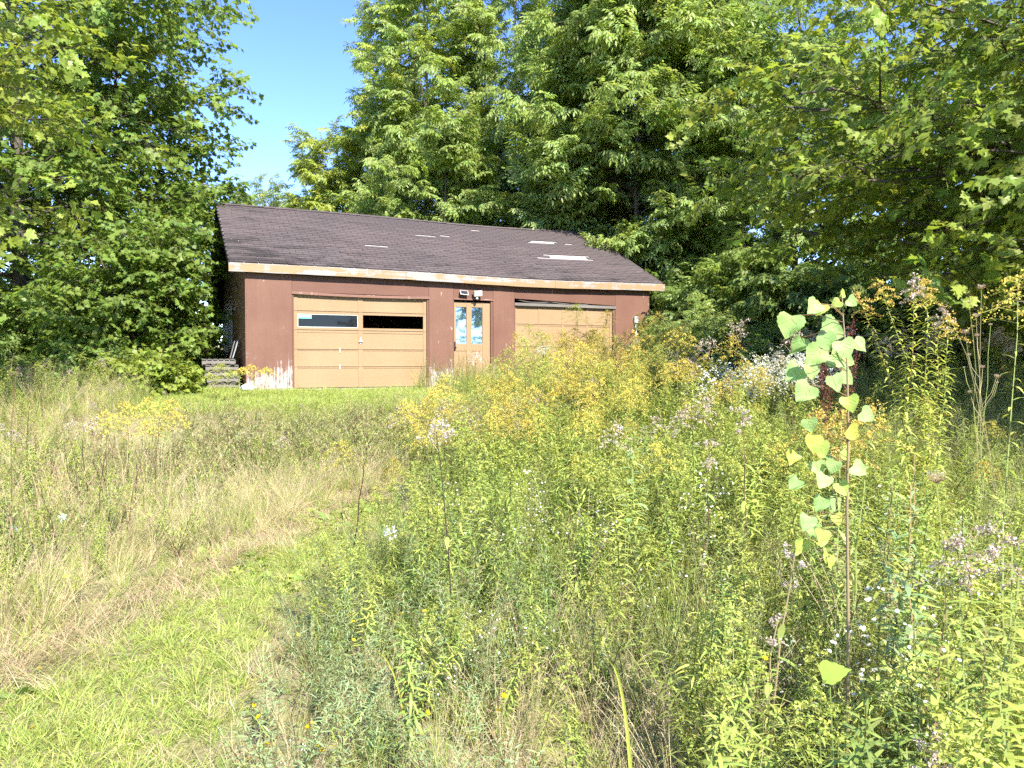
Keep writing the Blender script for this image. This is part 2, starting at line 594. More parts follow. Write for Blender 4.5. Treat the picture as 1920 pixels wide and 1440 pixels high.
roof = roof_slab('roof', 0.0, KR, -0.012, 0.018, 0.0, L, M['deck'], G)
roof_slab('roof_boards', 0.01, KR, -0.034, 0.03, 0.015, L - 0.015, M['darkwood'], roof)
roof_slab('rear_roof_slope', KR, KREAR, 0.0, 0.05, 0.0, L, M['shingle'], roof)

# dark boards under the gable overhang, each one seen from below
for side in (0, 1):
    s0, s1 = (0.03, WL - 0.004) if side == 0 else (WR + 0.004, L - 0.03)
    n = 22
    for i in range(n):
        for (ka, kb) in ((KR + (KREAR - KR) * i / n, KR + (KREAR - KR) * (i + 0.86) / n),):
            m = MB()
            za, zb = roof_z(s0, ka) - 0.058, roof_z(s0, kb) - 0.058
            dz = rng.uniform(0, 0.008)
            v = [(s0, ka, za - dz), (s1, ka, za - dz), (s1, kb, zb - dz), (s0, kb, zb - dz)]
            v += [(p[0], p[1], p[2] - 0.018) for p in v]
            m.add(v, [(0, 1, 2, 3), (7, 6, 5, 4), (0, 4, 5, 1), (1, 5, 6, 2), (2, 6, 7, 3), (3, 7, 4, 0)])
            m.build('soffit_board', M['darkwood'], roof)


def rake(name, s0, s1, ka, kb, drop, h, mat):
    m = MB()
    v = []
    for k in (ka, kb):
        z = roof_z(s0, k) - drop
        v += [(s0, k, z), (s1, k, z), (s1, k, z - h), (s0, k, z - h)]
    m.add(v, [(0, 1, 2, 3), (7, 6, 5, 4), (0, 4, 5, 1), (1, 5, 6, 2), (2, 6, 7, 3), (3, 7, 4, 0)])
    return m.build(name, mat, roof)


for (a, b) in ((-0.03, 0.0), (L, L + 0.03)):
    rake('rake_board', a, b, 0.03, KR, 0.015, 0.13, M['darkwood'])
    rake('rake_board', a, b, KR + 0.002, KREAR - 0.03, 0.01, 0.17, M['darkwood'])
m = MB()
m.box(0.0, L, KREAR - 0.03, KREAR, ZREAR - 0.2, ZREAR - 0.055)
m.build('rear_fascia', M['darkwood'], roof)

# front fascia in three board lengths, following the sag
for (a, b) in ((-0.03, 4.02), (4.026, 8.1), (8.106, L + 0.06)):
    m = MB()
    v, f = [], []
    n = 8
    for i in range(n + 1):
        s = a + (b - a) * i / n
        z = EAVE + sag(s) - 0.02 + 0.004 * math.sin(s * 5)
        v += [(s, -0.03, z), (s, -0.004, z), (s, -0.004, z - 0.19), (s, -0.03, z - 0.19)]
    for i in range(n):
        o = i * 4
        for j in range(4):
            f.append((o + j, o + (j + 1) % 4, o + 4 + (j + 1) % 4, o + 4 + j))
    f += [(0, 3, 2, 1), (n * 4, n * 4 + 1, n * 4 + 2, n * 4 + 3)]
    m.add(v, f)
    m.build('fascia_board', M['fascia'], roof)
# eave soffit
m = MB()
m.box(WL, WR, 0.0, WF - 0.004, EAVE - 0.19, EAVE - 0.165)
m.build('eave_soffit', M['darkwood'], roof)

# shingle strips: three tabs each
SLOPE = math.hypot(KR, RIDGE - EAVE)
PITCH = math.atan2(RIDGE - EAVE, KR)
NCOURSE = 32
EXPO = SLOPE / NCOURSE
SW = 0.93


def strip_mesh(name, miss=(), curl=0.0, seed=0, clip=(-9.0, 9.0)):
    r = np.random.default_rng(seed)
    m = MB()
    for k in range(3):
        if k in miss:
            continue
        x0 = -SW / 2 + k * SW / 3 + 0.006
        x1 = x0 + SW / 3 - 0.012
        x0, x1 = max(x0, clip[0]), min(x1, clip[1])
        if x1 - x0 < 0.02:
            continue
        lo = r.uniform(-0.006, 0.006)
        c = curl * r.uniform(0.2, 1.0)
        # local y runs up the slope; lower edge proud
        v = [(x0, lo, 0.004), (x1, lo + r.uniform(-0.003, 0.003), 0.004), (x1, EXPO * 1.25, 0.0), (x0, EXPO * 1.25, 0.0),
             (x0, lo, 0.017 + c), (x1, lo, 0.017 + c * r.uniform(0.4, 1)), (x1, EXPO * 1.25, 0.003), (x0, EXPO * 1.25, 0.003)]
        m.add(v, [(0, 3, 2, 1), (4, 5, 6, 7), (0, 1, 5, 4), (1, 2, 6, 5), (2, 3, 7, 6), (3, 0, 4, 7)])
    return m.mesh(name, M['shingle'])


strip_protos = [strip_mesh('shingle', (), 0.012 * (i % 4 == 3), i) for i in range(8)]
strip_miss = [strip_mesh('shingle', (0,), 0.0, 20), strip_mesh('shingle', (2,), 0.01, 21), strip_mesh('shingle', (0, 1), 0.0, 22), strip_mesh('shingle', (1, 2), 0.0, 23)]
# places where shingles are gone and the pale deck shows: (s0, s1, fraction up the slope, courses)
holes = [(3.5, 4.12, 0.385, 1), (5.1, 5.75, 0.66, 1), (5.95, 6.25, 0.69, 1), (7.0, 7.55, 0.89, 1), (8.45, 10.2, 0.38, 3), (8.7, 9.7, 0.69, 2), (9.9, 10.3, 0.69, 1)]
strips = []
for c in range(NCOURSE):
    fr = (c + 0.0) / NCOURSE
    off = (c % 6) * SW / 6 + rng.uniform(-0.01, 0.01)
    s = -off + SW / 2
    while s - SW / 2 < L:
        a, b = s - SW / 2, s + SW / 2
        gone = []
        for (h0, h1, hf, nc) in holes:
            cc = int(round(hf * NCOURSE))
            if cc <= c < cc + nc:
                for k in range(3):
                    t0 = a + k * SW / 3
                    if t0 + SW / 6 > h0 + (0.25 if c > cc else 0) and t0 + SW / 6 < h1:
                        gone.append(k)
        for k in range(3):
            t0, t1 = a + k * SW / 3, a + (k + 1) * SW / 3
            if t1 < 0.02 or t0 > L - 0.02:
                gone.append(k)
        strips.append((c, s, tuple(sorted(set(gone)))))
        s += SW
strips = [q for q in strips if len(q[2]) < 3]
gone_mesh = {}


def strip_pose(c, s):
    k = KR * c / NCOURSE
    z = EAVE + (RIDGE - EAVE) * c / NCOURSE + sag(min(max(s, 0), L))
    sl = (sag(s + 0.2) - sag(s - 0.2)) / 0.4
    return Matrix.Translation((s, k, z + 0.003)) @ Matrix.Rotation(-sl, 4, 'Y') @ Matrix.Rotation(PITCH, 4, 'X')


def dist_cam(q):
    p = GP + GD * q[1] + GB * (KR * q[0] / NCOURSE)
    return math.hypot(*p) + 0.05 * q[0]


order = sorted(strips, key=dist_cam)
near, rest = order[:300], order[300:]
for (c, s, gone) in near:
    if s - SW / 2 < 0 or s + SW / 2 > L:
        me = strip_mesh('shingle', gone, 0.0, int(s * 10) + 50 + c, (-0.035 - s, L + 0.03 - s))
    elif gone:
        me = gone_mesh.setdefault(gone, strip_mesh('shingle', gone, 0.0, 40 + len(gone_mesh)))
    else:
        me = strip_protos[int(rng.integers(0, 8))]
    o = bpy.data.objects.new('shingle', me)
    link(o, roof)
    o.matrix_local = strip_pose(c, s + rng.uniform(-0.006, 0.006)) @ Matrix.Rotation(rng.normal(0, 0.004), 4, 'Z')
m = MB()
for (c, s, gone) in rest:
    me = strip_mesh('shingle', gone, 0.0, int(s * 10) + 50 + c, (-0.035 - s, L + 0.03 - s))
    mt = strip_pose(c, s)
    m.add([tuple(mt @ v.co) for v in me.vertices], [tuple(p.vertices) for p in me.polygons])
tag(m.build('upper_shingles', M['shingle'], roof), kind='stuff')
# ridge caps
cap = MB()
for sgn in (-1, 1):
    ang = PITCH if sgn < 0 else math.atan2(RIDGE - ZREAR, KREAR - KR)
    y, z = sgn * 0.13 * math.cos(ang), -0.13 * math.sin(ang)
    cap.add([(-0.16, 0, 0.014), (0.16, 0, 0.022), (0.16, y, z + 0.022), (-0.16, y, z + 0.014)], [(0, 1, 2, 3) if sgn > 0 else (3, 2, 1, 0)])
cap_me = cap.mesh('ridge_cap', M['shingle'])
for i in range(39):
    s = 0.16 + i * 0.2955
    o = link(bpy.data.objects.new('ridge_cap', cap_me), roof)
    o.location = (s, KR, RIDGE + sag(s) + 0.016 + rng.uniform(0, 0.006))
    o.rotation_euler = (rng.normal(0, 0.02), 0, rng.normal(0, 0.01))

# slab and walls
foot = boxobj('foundation', WL - 0.02, WR + 0.02, WF - 0.02, WK + 0.02, -0.6, 0.0, M['concrete'], G)


def wall_piece(name, s0, s1, z0, z1, mat=None, y0=WF, th=0.1, parent=None, bevel=0.004):
    return boxobj(name, s0, s1, y0, y0 + th, z0, z1, mat or M['siding'], parent or G, bevel)


TOPZ = EAVE - 0.21
front = empty('front_wall', (0, 0, 0), 0, G)
for i, (a, b) in enumerate(((WL, 1.353), (4.653, 5.302), (6.381, 6.985), (10.057, WR))):
    w = wall_piece('siding_panel', a, b - 0.003, 0.004, TOPZ, M['siding'], WF + (0.002 * (i % 2)), 0.1, front)
for (a, b, z) in ((1.353, 4.653, 2.235), (5.302, 6.381, 2.215)):
    wall_piece('header_board', a, b - 0.003, z, TOPZ, M['header'], WF + 0.006, 0.1, front)
# right header with its lower edge sloping: a wedge-shaped gap is left above the door
m = MB()
v = []
for (s, z0) in ((6.985, 2.275), (10.054, 2.175)):
    v += [(s, WF + 0.006, z0), (s, WF + 0.1, z0), (s, WF + 0.1, TOPZ), (s, WF + 0.006, TOPZ)]
m.add(v, [(0, 1, 2, 3), (7, 6, 5, 4), (0, 4, 5, 1), (1, 5, 6, 2), (2, 6, 7, 3), (3, 7, 4, 0)])
m.build('header_board', M['header'], front)
boxobj('plate_board', WL, WR, WF + 0.02, WF + 0.1, TOPZ + 0.002, EAVE - 0.14, M['darkwood'], front)


# worn trim strips across the openings
def bowed(name, s0, s1, z, h, y0, y1, bow, mat, parent, tilt=0.0):
    m = MB()
    v, f = [], []
    n = 10
    for i in range(n + 1):
        t = i / n
        s = s0 + (s1 - s0) * t
        zz = z - bow * math.sin(PI * t) + tilt * t
        v += [(s, y0, zz), (s, y1, zz), (s, y1, zz - h), (s, y0, zz - h)]
    for i in range(n):
        o = 4 * i
        for j in range(4):
            f.append((o + j, o + (j + 1) % 4, o + 4 + (j + 1) % 4, o + 4 + j))
    f += [(0, 3, 2, 1), (4 * n, 4 * n + 1, 4 * n + 2, 4 * n + 3)]
    m.add(v, f)
    return m.build(name, mat, parent)


bowed('trim_strip', 1.345, 4.66, 2.25, 0.06, WF - 0.02, WF + 0.03, 0.025, M['trim'], front, -0.01)
bowed('trim_strip', 5.295, 6.385, 2.225, 0.035, WF - 0.015, WF + 0.03, 0.0, M['trim'], front)
bowed('trim_strip', 6.98, 10.06, 2.165, 0.075, WF - 0.02, WF + 0.02, 0.0, M['greywood'], front, -0.005)
# loose torn strips of weather seal in the gap above the right door
m = MB()
for (a, b, za, zb) in ((7.05, 7.7, 2.25, 2.18), (7.3, 8.3, 2.19, 2.235), (7.8, 8.9, 2.235, 2.18), (8.6, 9.6, 2.185, 2.2)):
    m.tube([(a, WF + 0.05, za), ((a + b) / 2, WF + 0.03, (za + zb) / 2 - 0.02), (b, WF + 0.06, zb)], [0.008, 0.012, 0.006], 4)
m.build('torn_seal', M['greywood'], front)
# jambs of the openings
for (s0, s1, z1) in ((1.353, 1.39, 2.2), (4.60, 4.65, 2.2), (5.302, 5.317, 2.19), (6.315, 6.378, 2.19), (6.985, 7.012, 2.09), (9.985, 10.054, 2.09)):
    boxobj('door_jamb', s0, s1, WF + 0.012, WF + 0.16, 0.002, z1, M['header'], front, 0.003)

# side and rear walls
def gable(name, s0, s1):
    m = MB()
    pr = [(WF + 0.102, 0.004), (WK, 0.004), (WK, roof_z(s0, WK) - 0.08), (KR, roof_z(s0, KR) - 0.09), (WF + 0.102, roof_z(s0, WF) - 0.085)]
    v = [(s0, k, z) for k, z in pr] + [(s1, k, z) for k, z in pr]
    n = len(pr)
    m.add(v, [tuple(range(n)), tuple(range(2 * n - 1, n - 1, -1))] + [(i, i + n, (i + 1) % n + n, (i + 1) % n) for i in range(n)])
    return m.build(name, M['siding_side'], G)


gl = gable('side_wall', WL, WL + 0.1)
gable('side_wall', WR - 0.1, WR)
boxobj('rear_wall', WL + 0.1, WR - 0.1, WK - 0.1, WK, 0.004, ZREAR + 0.25, M['siding_side'], G)
# corner board and the small window on the left gable
boxobj('corner_board', WL - 0.018, WL - 0.001, WF + 0.004, WF + 0.11, 0.0, TOPZ - 0.02, M['siding_side'], gl, 0.003)
win = MB()
wk0, wk1, wz0, wz1 = 3.8, 4.8, 0.97, 2.03
for (a, b, c, e) in ((wk0, wk1, wz1 - 0.07, wz1), (wk0, wk1, wz0, wz0 + 0.07), (wk0, wk0 + 0.08, wz0 + 0.07, wz1 - 0.07), (wk1 - 0.08, wk1, wz0 + 0.07, wz1 - 0.07),
                     (4.28, 4.32, wz0 + 0.07, wz1 - 0.07)):
    win.box(WL - 0.045, WL - 0.002, a, b, c, e)
wo = win.build('window_frame', M['white'], gl)
for (a, b) in ((wk0 + 0.08, 4.28), (4.32, wk1 - 0.08)):
    boxobj('pane', WL - 0.014, WL - 0.006, a, b, wz0 + 0.07, wz1 - 0.07, M['glass'], gl)
sl = MB()
sl.add([(WL - 0.012, 2.1, 2.45), (WL - 0.012, 2.16, 2.47), (WL - 0.012, 2.62, 2.62), (WL - 0.012, 2.55, 2.66), (WL - 0.003, 2.1, 2.45), (WL - 0.003, 2.16, 2.47), (WL - 0.003, 2.62, 2.62), (WL - 0.003, 2.55, 2.66)],
       [(0, 1, 2, 3), (7, 6, 5, 4), (0, 4, 5, 1), (1, 5, 6, 2), (2, 6, 7, 3), (3, 7, 4, 0)])
sl.build('split_in_siding', M['felt'], gl)

# ---- left overhead door: five sections, two columns, one pane gone
DY = WF + 0.055


def overhead_door(name, s0, s1, rows, joints, cols, z0, z1, panes, mat):
    door = MB()
    edges_s = [s0] + [q for c in cols for q in c] + [s1]
    # stiles
    for i in range(0, len(edges_s), 2):
        door.box(edges_s[i], edges_s[i + 1], DY, DY + 0.035, z0, z1)
    # rails between the rows, split at the section joints
    zs = [z0] + [q for r in rows for q in r] + [z1]
    for i in range(0, len(zs), 2):
        a, b = zs[i], zs[i + 1]
        cut = [j for j in joints if a < j < b]
        spans = [(a, b)] if not cut else [(a, cut[0] - 0.004), (cut[0] + 0.004, b)]
        for (p, q) in spans:
            for (c0, c1) in cols:
                door.box(c0 + 0.001, c1 - 0.001, DY + 0.003, DY + 0.034, p, q)
    d = door.build(name, mat, G, bevel=0.003)
    for j in joints:
        boxobj('section_joint', s0 + 0.01, s1 - 0.01, DY - 0.0015, DY + 0.001, j - 0.0035, j + 0.0035, M['darkwood'], d)
    for ri, (a, b) in enumerate(rows):
        for ci, (c0, c1) in enumerate(cols):
            kind = panes.get((ri, ci))
            if kind == 'gone':
                continue
            if kind == 'glass':
                boxobj('pane', c0 - 0.004, c1 + 0.004, DY + 0.016, DY + 0.022, a - 0.004, b + 0.004, M['glass'], d)
            else:
                p = boxobj('panel', c0 - 0.004, c1 + 0.004, DY + 0.012 + rng.uniform(-0.002, 0.002), DY + 0.024, a - 0.004, b + 0.004, mat, d)
                p.rotation_euler = (rng.normal(0, 0.0015), 0, 0)
    return d


d1 = overhead_door('garage_door', 1.392, 4.598, [(0.147, 0.468), (0.543, 0.888), (0.95, 1.308), (1.431, 1.742), (1.874, 2.14)], [0.505, 0.918, 1.37, 1.81],
                   [(1.476, 2.893), (3.009, 4.517)], 0.02, 2.2, {(3, 0): 'glass', (3, 1): 'gone'}, M['tan'])
m = MB()
for (a, b, c, e) in ((1.478, 2.891, 1.728, 1.741), (1.478, 2.891, 1.432, 1.447), (1.478, 1.495, 1.447, 1.728), (2.874, 2.891, 1.447, 1.728)):
    m.box(a, b, DY + 0.006, DY + 0.0155, c, e)
m.build('window_bead', M['white'], d1)
lab = boxobj('paper_label', 1.50, 1.80, DY + 0.0125, DY + 0.0145, 1.636, 1.722, M['teal'], d1)
m = MB()
x = 1.512
for i, wdt in enumerate((0.018, 0.02, 0.012, 0.012, 0.006, 0.024, 0.02, 0.018, 0.018, 0.018)):
    h = 0.030 if i % 3 else 0.034
    m.box(x, x + wdt * 0.45, DY + 0.0105, DY + 0.0122, 1.675, 1.675 + h)
    if wdt > 0.013:
        m.box(x + wdt * 0.5, x + wdt, DY + 0.0105, DY + 0.0122, 1.675 + h * (0.55 if i % 2 else 0.1), 1.675 + h * (0.95 if i % 2 else 0.4))
    x += wdt + 0.009
m.build('label_lettering', M['whiteink'], d1)
# door furniture
m = MB()
m.box(2.935, 2.967, DY - 0.012, DY + 0.0005, 1.06, 1.20)
m.tube([(2.951, DY - 0.012, 1.12), (2.951, DY - 0.04, 1.12)], [0.012, 0.012], 6)
m.box(2.905, 2.997, DY - 0.052, DY - 0.038, 1.111, 1.129)
m.build('lock_handle', M['metal'], d1)
for z in (0.505, 0.90):
    m = MB()
    m.box(2.44, 2.462, DY - 0.006, DY - 0.002, z - 0.06, z + 0.06)
    m.build('hinge_plate', M['white'], d1)
boxobj('bottom_seal', 1.40, 4.59, DY + 0.004, DY + 0.03, -0.01, 0.018, M['felt'], d1)
# ---- right overhead door: four columns of raised squares
d2 = overhead_door('garage_door', 7.016, 9.98, [(0.04, 0.44), (0.50, 0.99), (1.05, 1.575), (1.655, 2.03)], [0.47, 1.02, 1.615],
                   [(7.07, 7.699), (7.746, 8.401), (8.482, 9.157), (9.224, 9.905)], -0.02, 2.10, {}, M['tan'])
for (a, b) in ((7.04, 7.32), (7.8, 8.05), (9.3, 9.52)):
    boxobj('open_joint', a, b, DY - 0.003, DY + 0.004, 0.445, 0.482, M['felt'], d2)

# ---- entry door with two tall panes over two panels
em = MB()
e0, e1, ez0, ez1, EY = 5.318, 6.315, 0.01, 2.14, WF + 0.06
cols = [(5.47, 5.676), (5.80, 6.02)]
xs = [e0, 5.385, 5.668, 5.812, 6.105, e1]
for i in (0, 2, 4):
    em.box(xs[i], xs[i + 1], EY, EY + 0.04, ez0, ez1)
for (a, b) in ((ez0, 0.22), (0.90, 1.076), (2.01, ez1)):
    for j in (1, 3):
        em.box(xs[j] + 0.001, xs[j + 1] - 0.001, EY + 0.002, EY + 0.038, a, b)
ed = em.build('entry_door', M['tan'], G, bevel=0.003)
for j in (1, 3):
    xm, hw = (xs[j] + xs[j + 1]) / 2, (xs[j + 1] - xs[j]) / 2
    p = boxobj('pane', -hw, hw, 0.0, 0.004, 1.072, 2.014, M['mirror_glass'], ed)      # turned askew on purpose so that it mirrors open sky
    p.location = (xm, EY + 0.022, 0)
    p.rotation_euler = (R(-1.4), 0, R(-10.0))
    boxobj('panel', xs[j] - 0.004, xs[j + 1] + 0.004, EY + 0.014, EY + 0.026, 0.216, 0.904, M['tan'], ed)
    boxobj('glazing_bead', xs[j] + 0.001, xs[j + 1] - 0.001, EY + 0.008, EY + 0.017, 1.077, 1.092, M['bluegrey'], ed)
m = MB()
m.box(5.330, 5.368, EY - 0.008, EY, 0.90, 1.13)
m.tube([(5.349, EY - 0.006, 0.98), (5.349, EY - 0.05, 0.98)], [0.012, 0.012], 6)
m.tube([(5.349, EY - 0.045, 0.98), (5.349, EY - 0.075, 0.98)], [0.03, 0.022], 8)
m.build('handle', M['blackmetal'], ed)
boxobj('notice_card', 5.39, 5.47, EY - 0.001, EY + 0.003, 1.10, 1.18, M['white'], ed)
boxobj('threshold', 5.30, 6.385, WF - 0.02, WF + 0.16, -0.04, 0.006, M['greywood'], ed)


# ------------------------------------------------------------------ things on and beside the garage
def gw(s, k, z=0.0):
    p = GP + GD * s + GB * k
    return (p[0], p[1], FLOOR + z)


# solar panel and flood light above the entry door (one fixture: panel, flood head, motion sensor)
lt = empty('flood_light', gw(5.73, WF, 2.36), TH)
tag(lt, 'white solar flood light with dark panel and motion sensor above the entry door', 'light')


def tilted_head(name, cx, w, h, tilt, roll, parent, face_mat, depth=0.05):
    h_o = MB()
    h_o.box(-w / 2, w / 2, -depth, 0, -h / 2, h / 2)
    o = h_o.build(name, M['plastic'], parent, bevel=0.008)
    o.location = (cx, -0.07, 0.0)
    o.rotation_euler = (tilt, roll, 0)
    fc = MB()
    fc.box(-w / 2 + 0.022, w / 2 - 0.022, -depth - 0.003, -depth + 0.002, -h / 2 + 0.02, h / 2 - 0.02)
    fc.build('face', face_mat, o)
    return o


tilted_head('solar_panel', -0.175, 0.225, 0.135, R(-28), R(4), lt, M['solar'], 0.02)
tilted_head('lamp_head', 0.185, 0.225, 0.145, R(14), R(-6), lt, M['lens'], 0.07)
m = MB()
m.tube([(0.17, -0.05, -0.07), (0.17, -0.07, -0.12)], [0.022, 0.022], 8)
m.tube([(0.17, -0.045, -0.12), (0.17, -0.075, -0.125), (0.17, -0.10, -0.15), (0.17, -0.105, -0.165)], [0.03, 0.038, 0.032, 0.012], 10)
m.build('motion_sensor', M['plastic'], lt, smooth=True)
m = MB()
m.tube([(-0.175, 0.0, 0.0), (-0.175, -0.07, 0.0)], [0.015, 0.015], 6)
m.tube([(0.185, 0.0, 0.0), (0.185, -0.09, 0.0)], [0.02, 0.02], 6)
m.tube([(0.07, -0.012, -0.01), (0.08, -0.06, -0.012)], [0.012, 0.012], 6)
m.build('bracket', M['plastic'], lt)

# grey conduit with a small box on the right corner panel
cd = empty('electrical_conduit', gw(10.705, WF, 0.0), TH)
tag(cd, 'pale grey electrical conduit with rounded box on the right wall panel', 'conduit')
m = MB()
m.tube([(0, -0.035, -0.15), (0, -0.035, 1.70)], [0.024, 0.024], 8)
m.build('pipe', M['metal'], cd, smooth=True)
m = MB()
m.box(-0.062, 0.062, -0.085, -0.004, 1.69, 1.90)
m.build('box', M['metal'], cd, bevel=0.025)
for z in (0.4, 1.2):
    boxobj('strap', -0.045, 0.045, -0.062, -0.003, z, z + 0.025, M['metal'], cd)

# stack of weathered pallets against the left gable
for i in range(5):
    zz = float(ground_h(-6.9, 18.3)) + 0.03 + i * 0.138
    p = gw(-0.13 + rng.uniform(-0.05, 0.05), 1.45 + rng.uniform(-0.06, 0.06))
    pl = empty('pallet', (p[0], p[1], zz), TH + rng.normal(0, 0.035))
    tag(pl, ['lowest weathered grey pallet of the stack beside the garage', 'second lowest grey pallet of the stack beside the garage',
             'middle grey pallet of the stack beside the garage', 'second from top grey pallet of the stack beside the garage',
             'topmost grey pallet of the stack beside the garage'][i], 'pallet', 'pallets stacked by the gable wall')
    for y in (-0.5, 0.0, 0.47):
        boxobj('stringer', -0.36, 0.36, y, y + 0.035, 0.018, 0.108, M['greywood'], pl)
    for top in (0, 1):
        for k in range(6 if top else 4):
            x = -0.36 + k * (0.62 / (5 if top else 3))
            z0 = 0.1095 if top else 0.0
            b = boxobj('deck_board', x, x + 0.095 + rng.uniform(-0.01, 0.005), -0.53, 0.53, z0, z0 + 0.017, M['greywood'], pl)
# boards leaning on the wall above the stack
zt = float(ground_h(-6.9, 18.3)) + 0.03 + 5 * 0.138
for i, (s, k, ln, w, lean, mt, lb) in enumerate(((0.13, 1.25, 0.47, 0.16, 0.30, 'bluegrey', 'blue grey board leaning on the gable wall above the pallets'),
                                                 (0.10, 1.62, 0.46, 0.17, 0.26, 'greywood', 'dull grey board leaning behind the blue grey board'))):
    m = MB()
    m.box(-0.011, 0.011, -w / 2, w / 2, 0.0, ln)
    o = m.build('leaning_board', M[mt], None, bevel=0.003)
    pz = gw(s, k)
    o.location = (pz[0], pz[1], zt - 0.005)
    o.rotation_euler = (R(-14 + 8 * i), lean, TH)
    tag(o, lb, 'board')
# dark scrap boards tumbled at the left foot of the stack
for i, (s, k, ln, ry, rz, lb) in enumerate(((-0.72, 1.0, 0.7, 0.75, 0.3, 'charred looking board slumped against the left foot of the pallets'),
                                            (-0.92, 0.9, 0.55, 1.15, 0.6, 'short dark board lying left of the pallets'),
                                            (-0.62, 1.3, 0.8, 0.45, -0.2, 'dark upright board behind the slumped scrap by the pallets'))):
    m = MB()
    m.box(-0.015, 0.015, -0.07, 0.07, 0.0, ln)
    o = m.build('scrap_board', M['darkwood'], None, bevel=0.003)
    px, py, _ = gw(s, k)
    o.location = (px, py, float(ground_h(px, py)) + 0.01)
    o.rotation_euler = (0.1 * i, ry, TH + rz)
    tag(o, lb, 'board', 'dark scrap boards')


# crumpled pale plastic bag at the garage corner
def crumple(name, loc, size, label, seed, mat):
    r = np.random.default_rng(seed)
    m = MB()
    n, k = 9, 12
    v, f = [], []
    for i in range(n):
        for j in range(k):
            a = PI * i / (n - 1)
            b = 2 * PI * j / k
            rr = 1 + r.uniform(-0.35, 0.3)
            v.append((size[0] * rr * math.sin(a) * math.cos(b), size[1] * rr * math.sin(a) * math.sin(b), size[2] * (1 + rr * math.cos(a)) * 0.9))
    for i in range(n - 1):
        for j in range(k):
            f.append((i * k + j, i * k + (j + 1) % k, (i + 1) * k + (j + 1) % k, (i + 1) * k + j))
    m.add(v, f)
    o = m.build(name, mat)
    o.location = loc
    return tag(o, label, 'litter')


pb = gw(0.32, -0.22)
crumple('plastic_bag', (pb[0], pb[1], float(ground_h(pb[0], pb[1])) + 0.02), (0.13, 0.09, 0.09), 'crumpled pale plastic bag on the grass at the left garage corner', 3, M['litter'])

# ------------------------------------------------------------------ instancing for stuff and leaf sprays
GOLD = PI * (3 - math.sqrt(5))


def proto(name, mb, mat):
    return bpy.data.objects.new(name, mb.mesh(name, mat))


def scatter_object(name, protos, pts, rot, scl, idx, mat=None, parent=None, host=None):
    """One object whose points each carry one of the prototype meshes (geometry instances)."""
    me = bpy.data.meshes.new(name)
    me.from_pydata(np.asarray(pts, float).tolist(), [], [])
    a = me.attributes.new('rot', 'FLOAT_VECTOR', 'POINT')
    a.data.foreach_set('vector', np.asarray(rot, np.float32).ravel())
    a = me.attributes.new('scl', 'FLOAT', 'POINT')
    a.data.foreach_set('value', np.asarray(scl, np.float32))
    a = me.attributes.new('idx', 'INT', 'POINT')
    a.data.foreach_set('value', np.asarray(idx, np.int32))
    o = link(bpy.data.objects.new(name, me), parent)
    ng = bpy.data.node_groups.new(name + '_spread', 'GeometryNodeTree')
    ng.interface.new_socket('Geometry', in_out='INPUT', socket_type='NodeSocketGeometry')
    ng.interface.new_socket('Geometry', in_out='OUTPUT', socket_type='NodeSocketGeometry')
    gi = ng.nodes.new('NodeGroupInput')
    go = ng.nodes.new('NodeGroupOutput')
    jn = ng.nodes.new('GeometryNodeJoinGeometry')

    def named(nm, typ):
        n = ng.nodes.new('GeometryNodeInputNamedAttribute')
        n.data_type = typ
        n.inputs['Name'].default_value = nm
        return n.outputs['Attribute']

    rt = ng.nodes.new('FunctionNodeEulerToRotation')
    ng.links.new(named('rot', 'FLOAT_VECTOR'), rt.inputs[0])
    sc = named('scl', 'FLOAT')
    ix = named('idx', 'INT')
    for k, p in enumerate(protos):
        cmpn = ng.nodes.new('FunctionNodeCompare')
        cmpn.data_type = 'INT'
        cmpn.operation = 'EQUAL'
        ng.links.new(ix, cmpn.inputs[2])
        cmpn.inputs[3].default_value = k
        oi = ng.nodes.new('GeometryNodeObjectInfo')
        oi.inputs['Object'].default_value = p
        oi.inputs['As Instance'].default_value = False
        ip = ng.nodes.new('GeometryNodeInstanceOnPoints')
        ng.links.new(gi.outputs[0], ip.inputs['Points'])
        ng.links.new(cmpn.outputs[0], ip.inputs['Selection'])
        ng.links.new(oi.outputs['Geometry'], ip.inputs['Instance'])
        ng.links.new(rt.outputs[0], ip.inputs['Rotation'])
        ng.links.new(sc, ip.inputs['Scale'])
        ng.links.new(ip.outputs[0], jn.inputs[0])
    ng.links.new(jn.outputs[0], go.inputs[0])
    md = o.modifiers.new('spread', 'NODES')
    md.node_group = ng
    return o


def unit(v):
    v = np.array(v, float)
    return v / (np.linalg.norm(v) + 1e-9)


def jit(r, col, amt=0.12):
    c = np.array(col, float) * (1 + r.uniform(-amt, amt)) * (1 + r.uniform(-amt * 0.5, amt * 0.5, 3))
    return np.clip(c, 0, 1)


# ------------------------------------------------------------------ trees
MAPLE = [(0.0, 0.0), (0.16, -0.06), (0.36, -0.02), (0.27, 0.16), (0.58, 0.36), (0.50, 0.50), (0.25, 0.50), (0.27, 0.70), (0.12, 0.78), (0.0, 1.0),
         (-0.12, 0.78), (-0.27, 0.70), (-0.25, 0.50), (-0.50, 0.50), (-0.58, 0.36), (-0.27, 0.16), (-0.36, -0.02), (-0.16, -0.06)]


